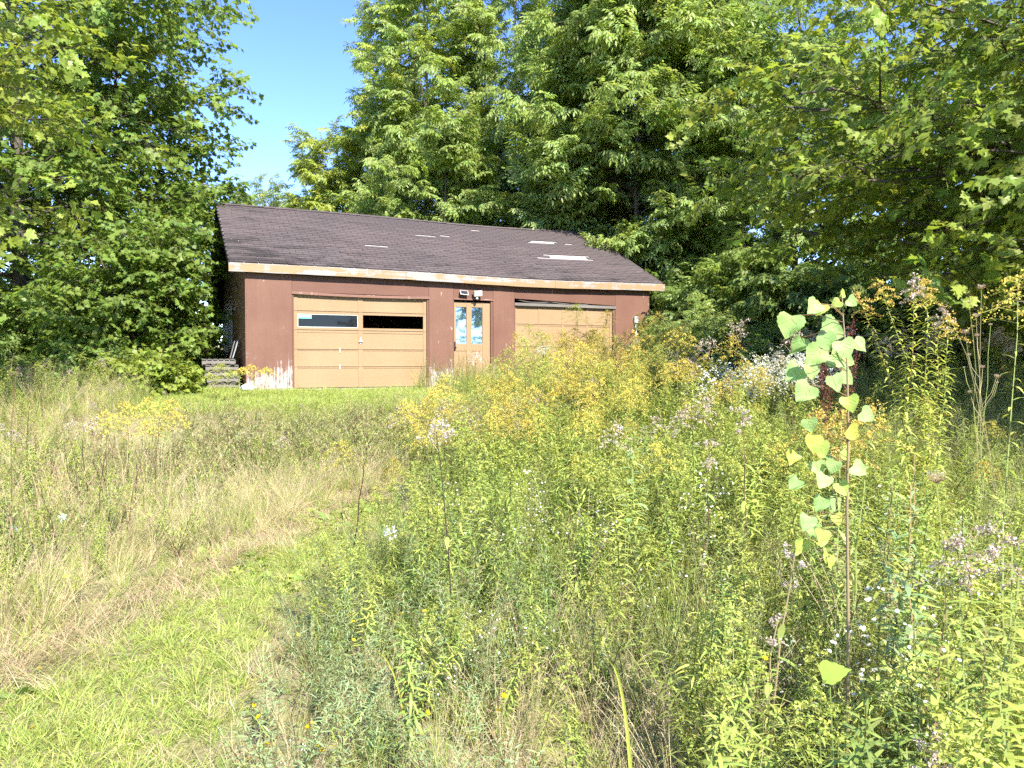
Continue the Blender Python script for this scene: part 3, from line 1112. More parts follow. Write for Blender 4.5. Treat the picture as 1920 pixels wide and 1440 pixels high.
def maple_spray(seed, col, size=0.125, n=6, length=0.55):
    r = np.random.default_rng(seed)
    m = MB()
    pts, p, d = [], np.zeros(3), np.array((1.0, 0, 0.1))
    for i in range(n + 1):
        pts.append(p.copy())
        d = unit(d + r.normal(0, 0.13, 3) + np.array((0, 0, -0.03)))
        p = p + d * length / n
    m.tube(pts, list(np.linspace(0.007, 0.002, n + 1)), 3, (0.07, 0.055, 0.035), cap=False)
    for i in range(1, n + 1):
        for sgn in ((-1, 1) if i < n else (-1, 0, 1)):
            az = sgn * r.uniform(0.6, 1.25) + r.normal(0, 0.15)
            out = unit((math.cos(az), math.sin(az), r.uniform(-0.15, 0.2)))
            pet = r.uniform(0.05, 0.10)
            q = pts[i] + out * pet
            m.tube([pts[i], q], [0.0018, 0.0015], 3, (0.16, 0.12, 0.05), cap=False)
            ld = unit(out + np.array((0, 0, r.uniform(-1.5, -0.2))))
            nrm = unit((r.normal(0.25, 0.35), r.normal(0, 0.4), 1.0))
            m.fan(MAPLE, q, ld, nrm, size * r.uniform(0.75, 1.2), jit(r, col, 0.16), cup=r.uniform(-0.5, 0.15))
    return m


def ash_spray(seed, col, leaflet=0.10, n=5, length=0.5, lw=0.36, odd=None):
    r = np.random.default_rng(seed)
    m = MB()
    pts, p, d = [], np.zeros(3), np.array((1.0, 0, 0.15))
    for i in range(n + 1):
        pts.append(p.copy())
        d = unit(d + r.normal(0, 0.15, 3))
        p = p + d * length / n
    m.tube(pts, list(np.linspace(0.007, 0.002, n + 1)), 3, (0.12, 0.1, 0.06), cap=False)
    for i in range(1, n + 1):
        for sgn in ((-1, 1) if i < n else (-1, 0, 1)):
            az = sgn * r.uniform(0.5, 1.2)
            out = unit((math.cos(az), math.sin(az), r.uniform(-0.1, 0.35)))
            ax = [pts[i]]
            dd = out.copy()
            for k in range(4):
                dd = unit(dd + np.array((0, 0, -0.2)))
                ax.append(ax[-1] + dd * leaflet * 0.62)
            m.tube([ax[0], ax[2], ax[4]], [0.002, 0.0016, 0.001], 3, (0.1, 0.13, 0.03), cap=False)
            side = unit(np.cross(out, (0, 0, 1)))
            c0 = jit(r, odd if (odd is not None and r.random() < 0.04) else col, 0.14)
            for k in (1, 2, 3):
                for s2 in (-1, 1):
                    ld = unit(side * s2 + out * 0.7 + np.array((0, 0, r.uniform(-1.3, -0.15))))
                    m.strip(ax[k], ld, np.cross(ld, (r.normal(0, .3), r.normal(0, .3), 1)), leaflet * r.uniform(0.8, 1.15), leaflet * lw, 2, 0.3, jit(r, c0, 0.08))
            m.strip(ax[4], unit(dd + np.array((0, 0, -0.2))), side, leaflet * 1.1, leaflet * lw, 2, 0.3, jit(r, c0, 0.08))
    return m


LEAFG = {
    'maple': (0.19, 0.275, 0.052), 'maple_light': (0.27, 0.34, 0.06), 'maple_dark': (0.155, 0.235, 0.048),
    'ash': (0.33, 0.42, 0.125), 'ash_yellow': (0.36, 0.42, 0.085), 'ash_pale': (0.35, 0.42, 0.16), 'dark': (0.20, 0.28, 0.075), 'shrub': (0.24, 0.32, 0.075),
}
SPRAYS = {}
for k in ('maple', 'maple_light', 'maple_dark'):
    SPRAYS[k] = [proto('leaf_spray', maple_spray(100 + i, LEAFG[k], 0.125), M['leaf']) for i in range(4)]
SPRAYS['maple_small'] = [proto('leaf_spray', maple_spray(140 + i, LEAFG['dark'], 0.11), M['leaf']) for i in range(4)]
for k, w, odd in (('ash', 0.36, None), ('ash_yellow', 0.36, (0.5, 0.42, 0.05)), ('ash_pale', 0.26, None), ('dark', 0.40, None), ('shrub', 0.46, None)):
    SPRAYS[k] = [proto('leaf_spray', ash_spray(200 + i, LEAFG[k], 0.13, lw=w * 1.15, odd=odd), M['leaf']) for i in range(4)]


def profile(t, shape):
    if shape == 'round':
        a = np.clip(t * 0.86 + 0.10, 0, 1)
        return (4 * a * (1 - a)) ** 0.5
    if shape == 'tall':
        return 0.35 + 0.65 * math.sin(PI * min(1, t * 0.85 + 0.12)) ** 0.8
    if shape == 'top':
        return min(1.0, 0.62 + 0.75 * t) * (1.0 if t < 0.62 else max(0.12, 1 - ((t - 0.62) / 0.40) ** 2) ** 0.5)
    if shape == 'low':
        return (1 - max(t, 0) ** 1.6) ** 0.5 * 0.98 + 0.02
    return 1.0


def make_tree(name, label, cat, x, y, H, cb, Rad, sprays, seed, nl=34, nsec=7, nsp=4, bark='bark', trunk_r=0.16, shape='round', lean=(0, 0), scale=1.0, stems=1,
              group=None, elev=(8, 62), az_range=None, mix=None, fill=1.0, base_z=None, sec=0.42):
    r = np.random.default_rng(seed)
    z0 = float(ground_h(x, y)) - 0.08 if base_z is None else base_z
    T = empty(name, (x, y, z0))
    tag(T, label, cat, group)
    H = H - z0
    cb = cb - z0
    tm, bm = MB(), MB()
    P, RT, SC, IX = [], [], [], []
    for st in range(stems):
        sx, sy = (0, 0) if stems == 1 else (0.35 * math.cos(st * 2.4), 0.35 * math.sin(st * 2.4))
        lx, ly = lean if stems == 1 else (lean[0] + 1.1 * math.cos(st * 2.4), lean[1] + 1.1 * math.sin(st * 2.4))
        tp = []
        nseg = 9
        wob = r.normal(0, 0.06, (nseg + 1, 2)) * (np.arange(nseg + 1)[:, None] > 0)
        for i in range(nseg + 1):
            t = i / nseg
            tp.append(np.array((sx + lx * t ** 1.3 + wob[i, 0], sy + ly * t ** 1.3 + wob[i, 1], H * 0.96 * t)))
        rad = [trunk_r * (1.25 if i == 0 else 1) * (1 - 0.88 * (i / nseg) ** 0.8) + 0.008 for i in range(nseg + 1)]
        tm.tube(tp, rad, 8, (1, 1, 1))

        def trunk_at(z):
            t = min(max(z / (H * 0.96), 0), 1) * nseg
            i = min(int(t), nseg - 1)
            return tp[i] + (tp[i + 1] - tp[i]) * (t - i)

        nlimb = max(6, nl // stems)
        for i in range(nlimb):
            t = (i + r.uniform(0.1, 0.9)) / nlimb
            zt = cb + (H - cb) * t
            reach = Rad * profile(t, shape) * r.uniform(0.72, 1.08)
            az = i * GOLD * 1.0 + r.normal(0, 0.25) + st
            if az_range is not None:
                az = r.uniform(*az_range)
            el = R(elev[0] + (elev[1] - elev[0]) * t ** 1.2 + r.normal(0, 6))
            rise = reach * math.tan(min(el, R(70)))
            zs = max(zt - rise, min(cb * 0.85, zt - 0.05))
            base = trunk_at(zs)
            hd = np.array((math.cos(az), math.sin(az), 0))
            pts = []
            bend = r.normal(0, 0.18)
            perp = np.array((-hd[1], hd[0], 0))
            for k in range(7):
                s = k / 6
                pts.append(base + hd * reach * s + perp * reach * bend * s * s + np.array((0, 0, (zt - base[2]) * (s ** 0.8) - 0.10 * reach * s * s)))
            lr = max(0.012, trunk_r * 0.34 * (1 - 0.6 * t) * reach / max(Rad, 0.5))
            bm.tube(pts, list(np.linspace(lr, 0.006, 7)), 5, (1, 1, 1), cap=False)

            def put(p, a, droop=0.12):
                P.append(p)
                RT.append((r.normal(0, 0.5), droop + r.normal(-0.1, 0.4), a))
                SC.append(scale * r.uniform(0.75, 1.2))
                IX.append(int(r.integers(0, len(sprays))))

            for j in range(nsec):
                s = 0.22 + 0.78 * (j + r.uniform(0, 0.9)) / nsec
                ks = min(s, 0.999) * 6
                b0 = pts[int(ks)] + (pts[min(int(ks) + 1, 6)] - pts[int(ks)]) * (ks - int(ks))
                sg = 1 if j % 2 else -1
                a2 = az + bend * s * 1.5 + sg * r.uniform(0.45, 1.15)
                ln = max(0.5, reach * sec * (1.15 - 0.55 * s)) * r.uniform(0.7, 1.2)
                d2 = np.array((math.cos(a2), math.sin(a2), r.uniform(-0.05, 0.35)))
                e0 = b0 + d2 * ln
                e0[2] -= 0.12 * ln
                mid = b0 + d2 * ln * 0.5
                bm.tube([b0, mid, e0], [max(0.006, lr * 0.4), 0.006, 0.003], 3, (1, 1, 1), cap=False)
                for q in range(nsp):
                    if r.random() > fill:
                        continue
                    u = (q + r.uniform(0.3, 1.0)) / nsp
                    pp = (b0 * (1 - u) + e0 * u) + np.array((0, 0, 0.12 * ln * u * (1 - u) * 4 * 0.5)) + r.normal(0, 0.13 * scale, 3)
                    put(pp, a2 + (1 if q % 2 else -1) * r.uniform(0.1, 0.9))
                put(e0, a2)
            put(pts[6], az + bend)
            put(pts[5], az + r.normal(0, 0.6))
        for q in range(10):
            put(trunk_at(H * (0.86 + 0.012 * q)) + r.normal(0, 0.12, 3), r.uniform(0, 6.28), -0.5)
    tk = tm.build('trunk', M[bark], T, smooth=True)
    bm.build('branches', M[bark], T, smooth=True)
    IX = np.array(IX)
    tag(scatter_object('crown', sprays, np.array(P), np.array(RT), np.array(SC), IX, parent=T), kind='stuff')
    return T


def at(px, Y):
    return (px - 960.0) / 1450.0 * Y


S = SPRAYS
mixm = S['maple'] + S['maple_dark'][:2]  # darker leaf tones put the big left maple's shade into its colour
TREES = []
# left side
TREES.append(make_tree('maple_tree', 'large dark maple tree filling the upper left, thick trunk near the left edge', 'tree', at(38, 21.0), 21.0, 17.0, 2.0, 5.7, mixm, 1, nl=66, nsec=9, nsp=5, trunk_r=0.25, scale=1.25, elev=(0, 55), shape='top'))
TREES.append(make_tree('maple_tree', 'near maple whose bright leafy branches poke in at the left edge', 'tree', -9.2, 9.3, 9.6, 3.3, 3.95, S['maple_light'], 2, nl=30, nsec=7, nsp=4, trunk_r=0.15))
TREES.append(make_tree('maple_tree', 'slender dark trunked maple between the big maple and the garage', 'tree', at(225, 23.0), 23.0, 12.0, 3.0, 2.4, S['maple'] + S['maple_light'][:1], 3, nl=36, nsec=7, nsp=4, trunk_r=0.13))
TREES.append(make_tree('maple_tree', 'background maple seen through gaps behind the big left maple', 'tree', at(95, 26.5), 26.5, 14.0, 2.5, 4.6, S['maple_dark'] + S['maple'][:1], 4, nl=36, nsec=7, nsp=4, trunk_r=0.18, scale=1.2))
for i, (px, Y, H, rd, lb) in enumerate(((322, 20.5, 6.2, 0.95, 'light green sapling close to the left end of the garage'), (275, 18.6, 5.0, 1.05, 'young sapling with thin upright stems left of the pallets'),
                                        (200, 18.0, 4.6, 1.3, 'leafy young maple left of the thin saplings'), (390, 26.5, 7.6, 1.7, 'bright green young tree just behind the left gable'))):
    TREES.append(make_tree('sapling', lb, 'tree', at(px, Y), Y, H, 0.9, rd, S['maple'] + S['maple_dark'][:2] if i < 3 else S['maple_light'], 20 + i, nl=22, nsec=5, nsp=3, trunk_r=0.04, shape='tall', scale=0.95, group='young trees left of the garage'))  # first three: darker leaf sprays stand in for the big maple's shade
# behind the garage, left to right
TREES.append(make_tree('slim_tree', 'pale wispy small tree against the sky above the left roof end', 'tree', at(510, 38), 38, 10.4, 4.5, 2.3, S['ash_pale'], 30, nl=24, nsec=5, nsp=3, trunk_r=0.06, shape='tall', scale=1.1, bark='bark_pale', fill=0.8))
TREES.append(make_tree('slim_tree', 'low pale green bushy tree above the left third of the roof', 'tree', at(600, 40), 40, 10.2, 4.0, 2.9, S['ash_pale'] + S['ash_yellow'][:1], 31, nl=30, nsec=6, nsp=3, trunk_r=0.08, shape='tall', scale=1.2, bark='bark_pale'))
TREES.append(make_tree('ash_tree', 'yellowing round topped tree at the right edge of the open sky', 'tree', at(668, 35), 35, 12.6, 4.5, 2.5, S['ash_yellow'] + S['ash'][:1], 32, nl=38, nsec=7, nsp=4, trunk_r=0.10, scale=1.1, stems=2))
TREES.append(make_tree('ash_tree', 'tall airy tree with yellow tinted left side beside the open sky', 'tree', at(800, 33), 33, 19.5, 5.0, 3.2, S['ash'] + S['ash_yellow'][:1], 33, nl=54, nsec=7, nsp=4, trunk_r=0.14, shape='tall', scale=1.15, bark='bark_pale', elev=(20, 66), fill=0.85))
TREES.append(make_tree('ash_tree', 'many stemmed lower tree with dark stems above the middle of the roof', 'tree', at(835, 29), 29, 10.4, 4.6, 2.3, S['ash'] + S['shrub'][:1], 34, nl=40, nsec=6, nsp=4, trunk_r=0.08, stems=4))
TREES.append(make_tree('ash_tree', 'tall thin crowned tree with sky showing through above the roof middle', 'tree', at(965, 32), 32, 20.0, 4.0, 2.7, S['ash'], 35, nl=46, nsec=6, nsp=3, trunk_r=0.13, shape='tall', scale=1.1, bark='bark_pale', elev=(20, 66), fill=0.75))
TREES.append(make_tree('boxelder_tree', 'broad light green tree with slim grey trunk behind the right roof end', 'tree', at(1192, 26.5), 26.5, 17.0, 4.2, 3.7, S['ash'], 36, nl=84, nsec=9, nsp=5, trunk_r=0.12, scale=1.15, bark='bark_pale', elev=(5, 60)))
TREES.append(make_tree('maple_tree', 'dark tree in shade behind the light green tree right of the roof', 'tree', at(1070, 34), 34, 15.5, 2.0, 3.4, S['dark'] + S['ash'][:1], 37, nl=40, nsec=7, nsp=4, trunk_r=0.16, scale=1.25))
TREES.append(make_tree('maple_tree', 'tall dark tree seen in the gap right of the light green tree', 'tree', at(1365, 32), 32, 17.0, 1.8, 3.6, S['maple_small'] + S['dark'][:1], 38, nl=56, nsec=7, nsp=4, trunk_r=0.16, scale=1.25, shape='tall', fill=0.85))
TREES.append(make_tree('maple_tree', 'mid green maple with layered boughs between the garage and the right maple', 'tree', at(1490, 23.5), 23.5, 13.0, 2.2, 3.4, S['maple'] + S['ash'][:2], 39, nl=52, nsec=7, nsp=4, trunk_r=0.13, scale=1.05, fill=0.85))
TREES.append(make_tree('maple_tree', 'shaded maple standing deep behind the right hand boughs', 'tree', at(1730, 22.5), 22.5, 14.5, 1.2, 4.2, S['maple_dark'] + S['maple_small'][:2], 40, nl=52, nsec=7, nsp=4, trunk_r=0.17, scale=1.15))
# right: trunk out of the frame, long boughs reaching in
TREES.append(make_tree('maple_tree', 'big right hand maple with bright layered boughs reaching in from the edge', 'tree', 11.3, 10.2, 9.4, 2.3, 7.4, S['maple_light'] + S['maple'][:2], 41, nl=62, nsec=9, nsp=5, trunk_r=0.24, scale=1.0, elev=(-2, 50), az_range=(R(85), R(250))))
# undergrowth
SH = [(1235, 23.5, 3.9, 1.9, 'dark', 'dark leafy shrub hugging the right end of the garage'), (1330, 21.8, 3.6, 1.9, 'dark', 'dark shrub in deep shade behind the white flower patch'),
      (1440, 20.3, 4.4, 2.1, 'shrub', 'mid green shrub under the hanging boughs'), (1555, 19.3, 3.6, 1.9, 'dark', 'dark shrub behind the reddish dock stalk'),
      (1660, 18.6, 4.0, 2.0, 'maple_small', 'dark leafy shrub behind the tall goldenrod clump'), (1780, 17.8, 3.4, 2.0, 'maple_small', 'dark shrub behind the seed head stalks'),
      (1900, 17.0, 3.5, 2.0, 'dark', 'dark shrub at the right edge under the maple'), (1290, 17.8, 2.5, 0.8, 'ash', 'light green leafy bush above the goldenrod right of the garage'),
      (1395, 15.4, 2.2, 0.8, 'shrub', 'green bush behind the pale seed heads'),
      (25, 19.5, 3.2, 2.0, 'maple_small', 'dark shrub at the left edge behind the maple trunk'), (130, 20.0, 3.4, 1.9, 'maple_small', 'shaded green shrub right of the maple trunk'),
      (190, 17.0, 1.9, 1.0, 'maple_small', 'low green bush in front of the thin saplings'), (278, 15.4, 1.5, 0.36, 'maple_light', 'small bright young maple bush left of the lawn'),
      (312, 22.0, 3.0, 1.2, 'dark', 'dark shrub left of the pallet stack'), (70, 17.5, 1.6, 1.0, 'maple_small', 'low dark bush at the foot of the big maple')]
for i, (px, Y, H, rd, sp, lb) in enumerate(SH):
    TREES.append(make_tree('shrub', lb, 'shrub', at(px, Y), Y, H, float(ground_h(at(px, Y), Y)) + 0.25, rd, S[sp], 60 + i, nl=26 if rd > 1 else 16, nsec=6, nsp=4, trunk_r=0.045, shape='low', scale=0.95 if rd > 1 else 0.7, elev=(15, 60), group=None, fill=0.95))

# ------------------------------------------------------------------ meadow plants
C = {
    'green': (0.325, 0.40, 0.095), 'lime': (0.41, 0.46, 0.11), 'mid': (0.25, 0.335, 0.085), 'grey': (0.34, 0.395, 0.18), 'blue': (0.30, 0.40, 0.18), 'olive': (0.35, 0.385, 0.14),
    'straw': (0.52, 0.43, 0.25), 'straw_dark': (0.36, 0.27, 0.15), 'pink': (0.47, 0.33, 0.24), 'brown': (0.13, 0.075, 0.04), 'darkbrown': (0.055, 0.035, 0.025),
    'yellow': (0.66, 0.56, 0.10), 'gold': (0.60, 0.45, 0.13), 'seed': (0.50, 0.41, 0.34), 'seedpale': (0.56, 0.50, 0.45), 'white': (0.78, 0.78, 0.74), 'rust': (0.14, 0.04, 0.03),
}


def curve_stem(r, H, lean, n=7, az=None):
    az = r.uniform(0, 2 * PI) if az is None else az
    d = np.array((math.cos(az), math.sin(az), 0))
    return [d * lean * (i / n) ** 1.7 + np.array((r.normal(0, 0.006 * H), r.normal(0, 0.006 * H), H * i / n)) * (1 if i else 0) for i in range(n + 1)]


def along(pts, t):
    k = min(max(t, 0), 0.9999) * (len(pts) - 1)
    i = int(k)
    return pts[i] + (pts[i + 1] - pts[i]) * (k - i)


FS = 1.0


def florets(m, r, p, n, spread, size, cols):
    size = size * FS
    n = int(n / FS ** 1.3)
    for _ in range(n):
        q = np.array(p) + r.normal(0, spread, 3)
        a = unit(r.normal(0, 1, 3))
        b = unit(np.cross(a, r.normal(0, 1, 3)))
        s = size * r.uniform(0.6, 1.3)
        c = jit(r, cols[int(r.integers(0, len(cols)))], 0.15)
        m.add([q - a * s, q + b * s * 0.7, q + a * s, q - b * s * 0.7], [(0, 1, 2, 3)], c)


def goldenrod(r, H=1.2, flower='yellow', lean=0.15, leafcol='green', leaf_len=0.11, leaf_n=46, plume=1.0, az=None, leaf_w=0.19, low=0.12):
    st, lf, fl = MB(), MB(), MB()
    pts = curve_stem(r, H, lean, 7, az)
    red = r.random() < 0.4
    st.tube(pts, list(np.linspace(0.005, 0.0018, 8)), 3, (0.19, 0.13, 0.06) if red else (0.17, 0.20, 0.06), cap=False)
    for i in range(leaf_n):
        t = low + (0.97 - low) * i / leaf_n
        p = along(pts, t)
        a = i * GOLD + r.normal(0, 0.2)
        prof = math.sin(PI * (0.25 + 0.68 * t)) ** 0.7
        ln = leaf_len * prof * r.uniform(0.75, 1.2)
        d = unit((math.cos(a), math.sin(a), r.uniform(0.25, 0.85)))
        base = C['straw_dark'] if t < 0.25 and r.random() < 0.4 else C[leafcol]
        lf.strip(p, d, np.cross(d, (0, 0, 1)), ln, ln * leaf_w, 3, r.uniform(0.5, 1.4), jit(r, base, 0.16))
    if flower:
        cols = {'yellow': [C['yellow'], C['yellow'], C['gold']], 'gold': [C['gold'], C['yellow'], (0.5, 0.3, 0.08)], 'seed': [C['seed'], C['seedpale'], (0.42, 0.3, 0.2)], 'bud': [(0.36, 0.41, 0.09), (0.42, 0.44, 0.10)]}[flower]
        nb = int(11 * plume) + 3
        tp = max(0.78, 1 - 0.24 * (0.4 + 0.6 * plume) / max(H, 0.4))
        side = r.uniform(0, 2 * PI)
        for i in range(nb):
            t = tp + (1 - tp) * i / nb
            p = along(pts, t)
            a = side + i * GOLD
            ln = (0.20 * (1 - (i / nb) ** 1.5) + 0.05) * plume * r.uniform(0.7, 1.2)
            d = unit((math.cos(a), math.sin(a), 0.75))
            q = p.copy()
            prev = [q.copy()]
            steps = 7
            for k in range(steps):
                d = unit(d + np.array((0, 0, -0.20)))
                q = q + d * ln / steps
                prev.append(q.copy())
                florets(fl, r, q + np.array((0, 0, 0.008)), 4, 0.0085 * (0.6 + plume * 0.4), 0.0095 if flower != 'seed' else 0.011, cols)
            st.tube(prev[::3] + [prev[-1]], [0.0016] * len(prev[::3]) + [0.0008], 3, (0.22, 0.22, 0.05), cap=False)
        florets(fl, r, pts[-1], 16, 0.02, 0.010, cols)
    return st, lf, fl


def merged(*ms):
    o = MB()
    for m in ms:
        o.join(m)
    return o


def corymb(r, H=1.0, col='seedpale', n=16, spread=0.10, leafcol='mid', stemcol='darkbrown', leaves=14, fl_size=0.008):
    """Loose rounded cluster of fluffy tufts on short forking twigs."""
    st, lf, fl = MB(), MB(), MB()
    pts = curve_stem(r, H, 0.08, 6)
    st.tube(pts, list(np.linspace(0.0045, 0.002, 7)), 4, C[stemcol], cap=False)
    for i in range(leaves):
        t = 0.25 + 0.65 * i / max(leaves, 1)
        a = i * GOLD
        d = unit((math.cos(a), math.sin(a), 0.1))
        lf.strip(along(pts, t), d, np.cross(d, (0, 0, 1)), 0.10 * r.uniform(0.6, 1.2), 0.026, 3, 1.0, jit(r, C[leafcol], 0.2))
    k = max(4, n // 4)
    for i in range(k):
        a = i * GOLD + r.normal(0, 0.3)
        b = along(pts, 1.0 - (0.16 * (i + 0.5) / k) * min(1.0, 0.8 / max(H, 0.3)) * r.uniform(0.6, 1.3))
        f0 = b + np.array((math.cos(a), math.sin(a), 0)) * spread * r.uniform(0.25, 0.55) + np.array((0, 0, spread * r.uniform(0.15, 0.6)))
        st.tube([b, f0], [0.0013, 0.0009], 3, C['straw_dark'], cap=False)
        for j in range(4):
            q = f0 + r.normal(0, spread * 0.3, 3) * np.array((1, 1, 0.45)) + np.array((0, 0, spread * 0.2))
            st.tube([f0, q], [0.0008, 0.0006], 3, C['straw_dark'], cap=False)
            florets(fl, r, q, 9, spread * 0.10, fl_size, [C[col], C['seed'] if col != 'white' else C['white'], C[col]])
    return st, lf, fl


def aster(r, H=0.7, n_br=9, fl=26, size=0.0075, leafcol='grey', centre=True, leaf_n=40):
    st, lf, f2 = MB(), MB(), MB()
    pts = curve_stem(r, H, 0.15, 6)
    st.tube(pts, list(np.linspace(0.004, 0.002, 7)), 3, (0.14, 0.15, 0.06), cap=False)
    for i in range(leaf_n):
        t = 0.15 + 0.8 * i / leaf_n
        a = i * GOLD
        d = unit((math.cos(a), math.sin(a), r.uniform(0.1, 0.9)))
        ln = 0.065 * r.uniform(0.5, 1.1)
        lf.strip(along(pts, t) , d, np.cross(d, (0, 0, 1)), ln, ln * 0.16, 2, 0.6, jit(r, C[leafcol], 0.16))
    heads = []
    for i in range(n_br):
        t = 0.55 + 0.45 * i / n_br
        a = i * GOLD + 1
        p = along(pts, t)
        e = p + unit((math.cos(a), math.sin(a), 1.1)) * (0.22 * (1.2 - 0.6 * i / n_br))
        st.tube([p, (p + e) / 2 + r.normal(0, 0.01, 3), e], [0.0016, 0.0013, 0.001], 3, (0.16, 0.17, 0.06), cap=False)
        for k in range(5):
            u = 0.3 + 0.14 * k
            q = p * (1 - u) + e * u
            d = unit(r.normal(0, 1, 3) + np.array((0, 0, 0.3)))
            lf.strip(q, d, np.cross(d, (0.1, 0, 1)), 0.025, 0.005, 1, 0, jit(r, C[leafcol], 0.15))
        heads.append((p, e))
    for i in range(fl):
        p, e = heads[i % n_br]
        u = r.uniform(0.5, 1.05)
        q = p * (1 - u) + e * u + r.normal(0, 0.02, 3)
        nrm = unit(np.array((r.normal(0, 0.5), r.normal(0, 0.5) - 0.3, 1.0)))
        a = unit(np.cross(nrm, (1, 0.2, 0)))
        b = np.cross(nrm, a)
        s = size * r.uniform(0.75, 1.25)
        k = 7
        ring = [q + s * (math.cos(2 * PI * j / k) * a + math.sin(2 * PI * j / k) * b) * (1.0 if j % 2 else 0.8) for j in range(k)]
        f2.add([q] + ring, [(0, 1 + j, 1 + (j + 1) % k) for j in range(k)], jit(r, C['white'], 0.06))
        if centre:
            f2.add([q + nrm * 0.0015 + s * 0.3 * (math.cos(2 * PI * j / 4) * a + math.sin(2 * PI * j / 4) * b) for j in range(4)], [(0, 1, 2, 3)], (0.6, 0.5, 0.1))
    return st, lf, f2


def feather(r, H=0.7, col='olive', n_st=5, n_lf=60, ln0=0.05, lw=0.10, tip=None):
    m = MB()
    for s in range(n_st):
        pts = curve_stem(r, H * r.uniform(0.7, 1.1), 0.22 * r.uniform(0.3, 1.2), 5)
        off = np.array((r.normal(0, 0.04), r.normal(0, 0.04), 0))
        pts = [p + off for p in pts]
        m.tube(pts, list(np.linspace(0.003, 0.001, 6)), 3, (0.2, 0.17, 0.07), cap=False)
        for i in range(n_lf):
            t = 0.2 + 0.8 * i / n_lf
            a = i * GOLD + s
            d = unit((math.cos(a), math.sin(a), r.uniform(0.2, 1.2)))
            ln = ln0 * r.uniform(0.6, 1.3) * (1.15 - 0.5 * t)
            c = C[col] if tip is None or t < 0.75 else C[tip]
            m.strip(along(pts, t), d, np.cross(d, (0.1, 0, 1)), ln, ln * lw, 2, 0.4, jit(r, c, 0.2))
    return m


def grass_clump(r, n=34, H=0.6, rad=0.05, w=0.005, bend=1.0, cols=('green',), tip=None, spread=0.5, heads=0, headcol='pink'):
    m = MB()
    for i in range(n):
        a = r.uniform(0, 2 * PI)
        q = rad * math.sqrt(r.random())
        d = unit((spread * r.uniform(0.2, 1) * math.cos(a), spread * r.uniform(0.2, 1) * math.sin(a), 1))
        h = H * r.uniform(0.55, 1.1)
        c = C[cols[int(r.integers(0, len(cols)))]]
        aa = a + r.normal(0, 1.0)
        m.strip((q * math.cos(a), q * math.sin(a), -0.02), d, (math.cos(aa + PI / 2), math.sin(aa + PI / 2), 0), h, w * r.uniform(0.7, 1.4), 4, bend * r.uniform(0.3, 1.3), jit(r, c, 0.16), None if tip is None else jit(r, C[tip], 0.1), 'blade')
    for i in range(heads):
        a = r.uniform(0, 2 * PI)
        d = np.array((math.cos(a), math.sin(a), 0))
        h = H * r.uniform(0.95, 1.3)
        pts = [d * (0.35 * h * (k / 5) ** 1.8) + np.array((0, 0, h * k / 5 * (1 - 0.08 * (k / 5) ** 2))) for k in range(6)]
        m.tube(pts, list(np.linspace(0.0016, 0.0007, 6)), 3, C['straw'], cap=False)
        for k in range(16):
            p = along(pts, 0.66 + 0.34 * k / 16)
            dd = unit(r.normal(0, 1, 3) + d * 0.5 + np.array((0, 0, 0.6)))
            m.strip(p, dd, r.normal(0, 1, 3), 0.05 * r.uniform(0.5, 1.2), 0.004, 1, 0.4, jit(r, C[headcol], 0.2))
    return m


def mat_grass(r, n=40, L=0.5, cols=('straw', 'straw', 'straw_dark', 'olive')):
    """Long dry blades combed over to one side."""
    m = MB()
    for i in range(n):
        a = r.normal(0, 0.5)
        d = unit((math.cos(a), math.sin(a), r.uniform(0.2, 1.1)))
        p = (r.normal(0, 0.08), r.normal(0, 0.08), 0.0)
        m.strip(p, d, np.cross(d, (0, 0.2, 1)), L * r.uniform(0.5, 1.2), 0.004, 5, r.uniform(0.7, 1.9), jit(r, C[cols[int(r.integers(0, len(cols)))]], 0.18), None, 'blade')
    return m


def rosette(r, n=7, ln=0.08, w=0.55, col='mid', flat=0.35):
    m = MB()
    for i in range(n):
        a = i * GOLD + r.normal(0, 0.3)
        d = unit((math.cos(a), math.sin(a), r.uniform(0.1, flat + 0.4)))
        l = ln * r.uniform(0.6, 1.25)
        m.strip((0.01 * math.cos(a), 0.01 * math.sin(a), 0.005 + r.uniform(0, 0.02)), d, np.cross(d, (0, 0, 1)), l, l * w, 4, r.uniform(0.3, 0.9), jit(r, C[col], 0.18), None, 'oval')
    return m


def bushweed(r, H=0.55, n=8, col='grey'):
    m = MB()
    for s in range(n):
        pts = curve_stem(r, H * r.uniform(0.6, 1.1), H * r.uniform(0.2, 0.9), 6)
        m.tube(pts, list(np.linspace(0.0035, 0.001, 7)), 3, jit(r, (0.26, 0.2, 0.12), 0.2), cap=False)
        for i in range(34):
            t = 0.25 + 0.75 * i / 34
            d = unit(r.normal(0, 1, 3) + np.array((0, 0, 0.7)))
            l = r.uniform(0.02, 0.05)
            m.strip(along(pts, t), d, np.cross(d, (0.1, 0.1, 1)), l, l * 0.26, 2, 0.4, jit(r, C[col] if r.random() < 0.85 else C['straw_dark'], 0.2))
    return m


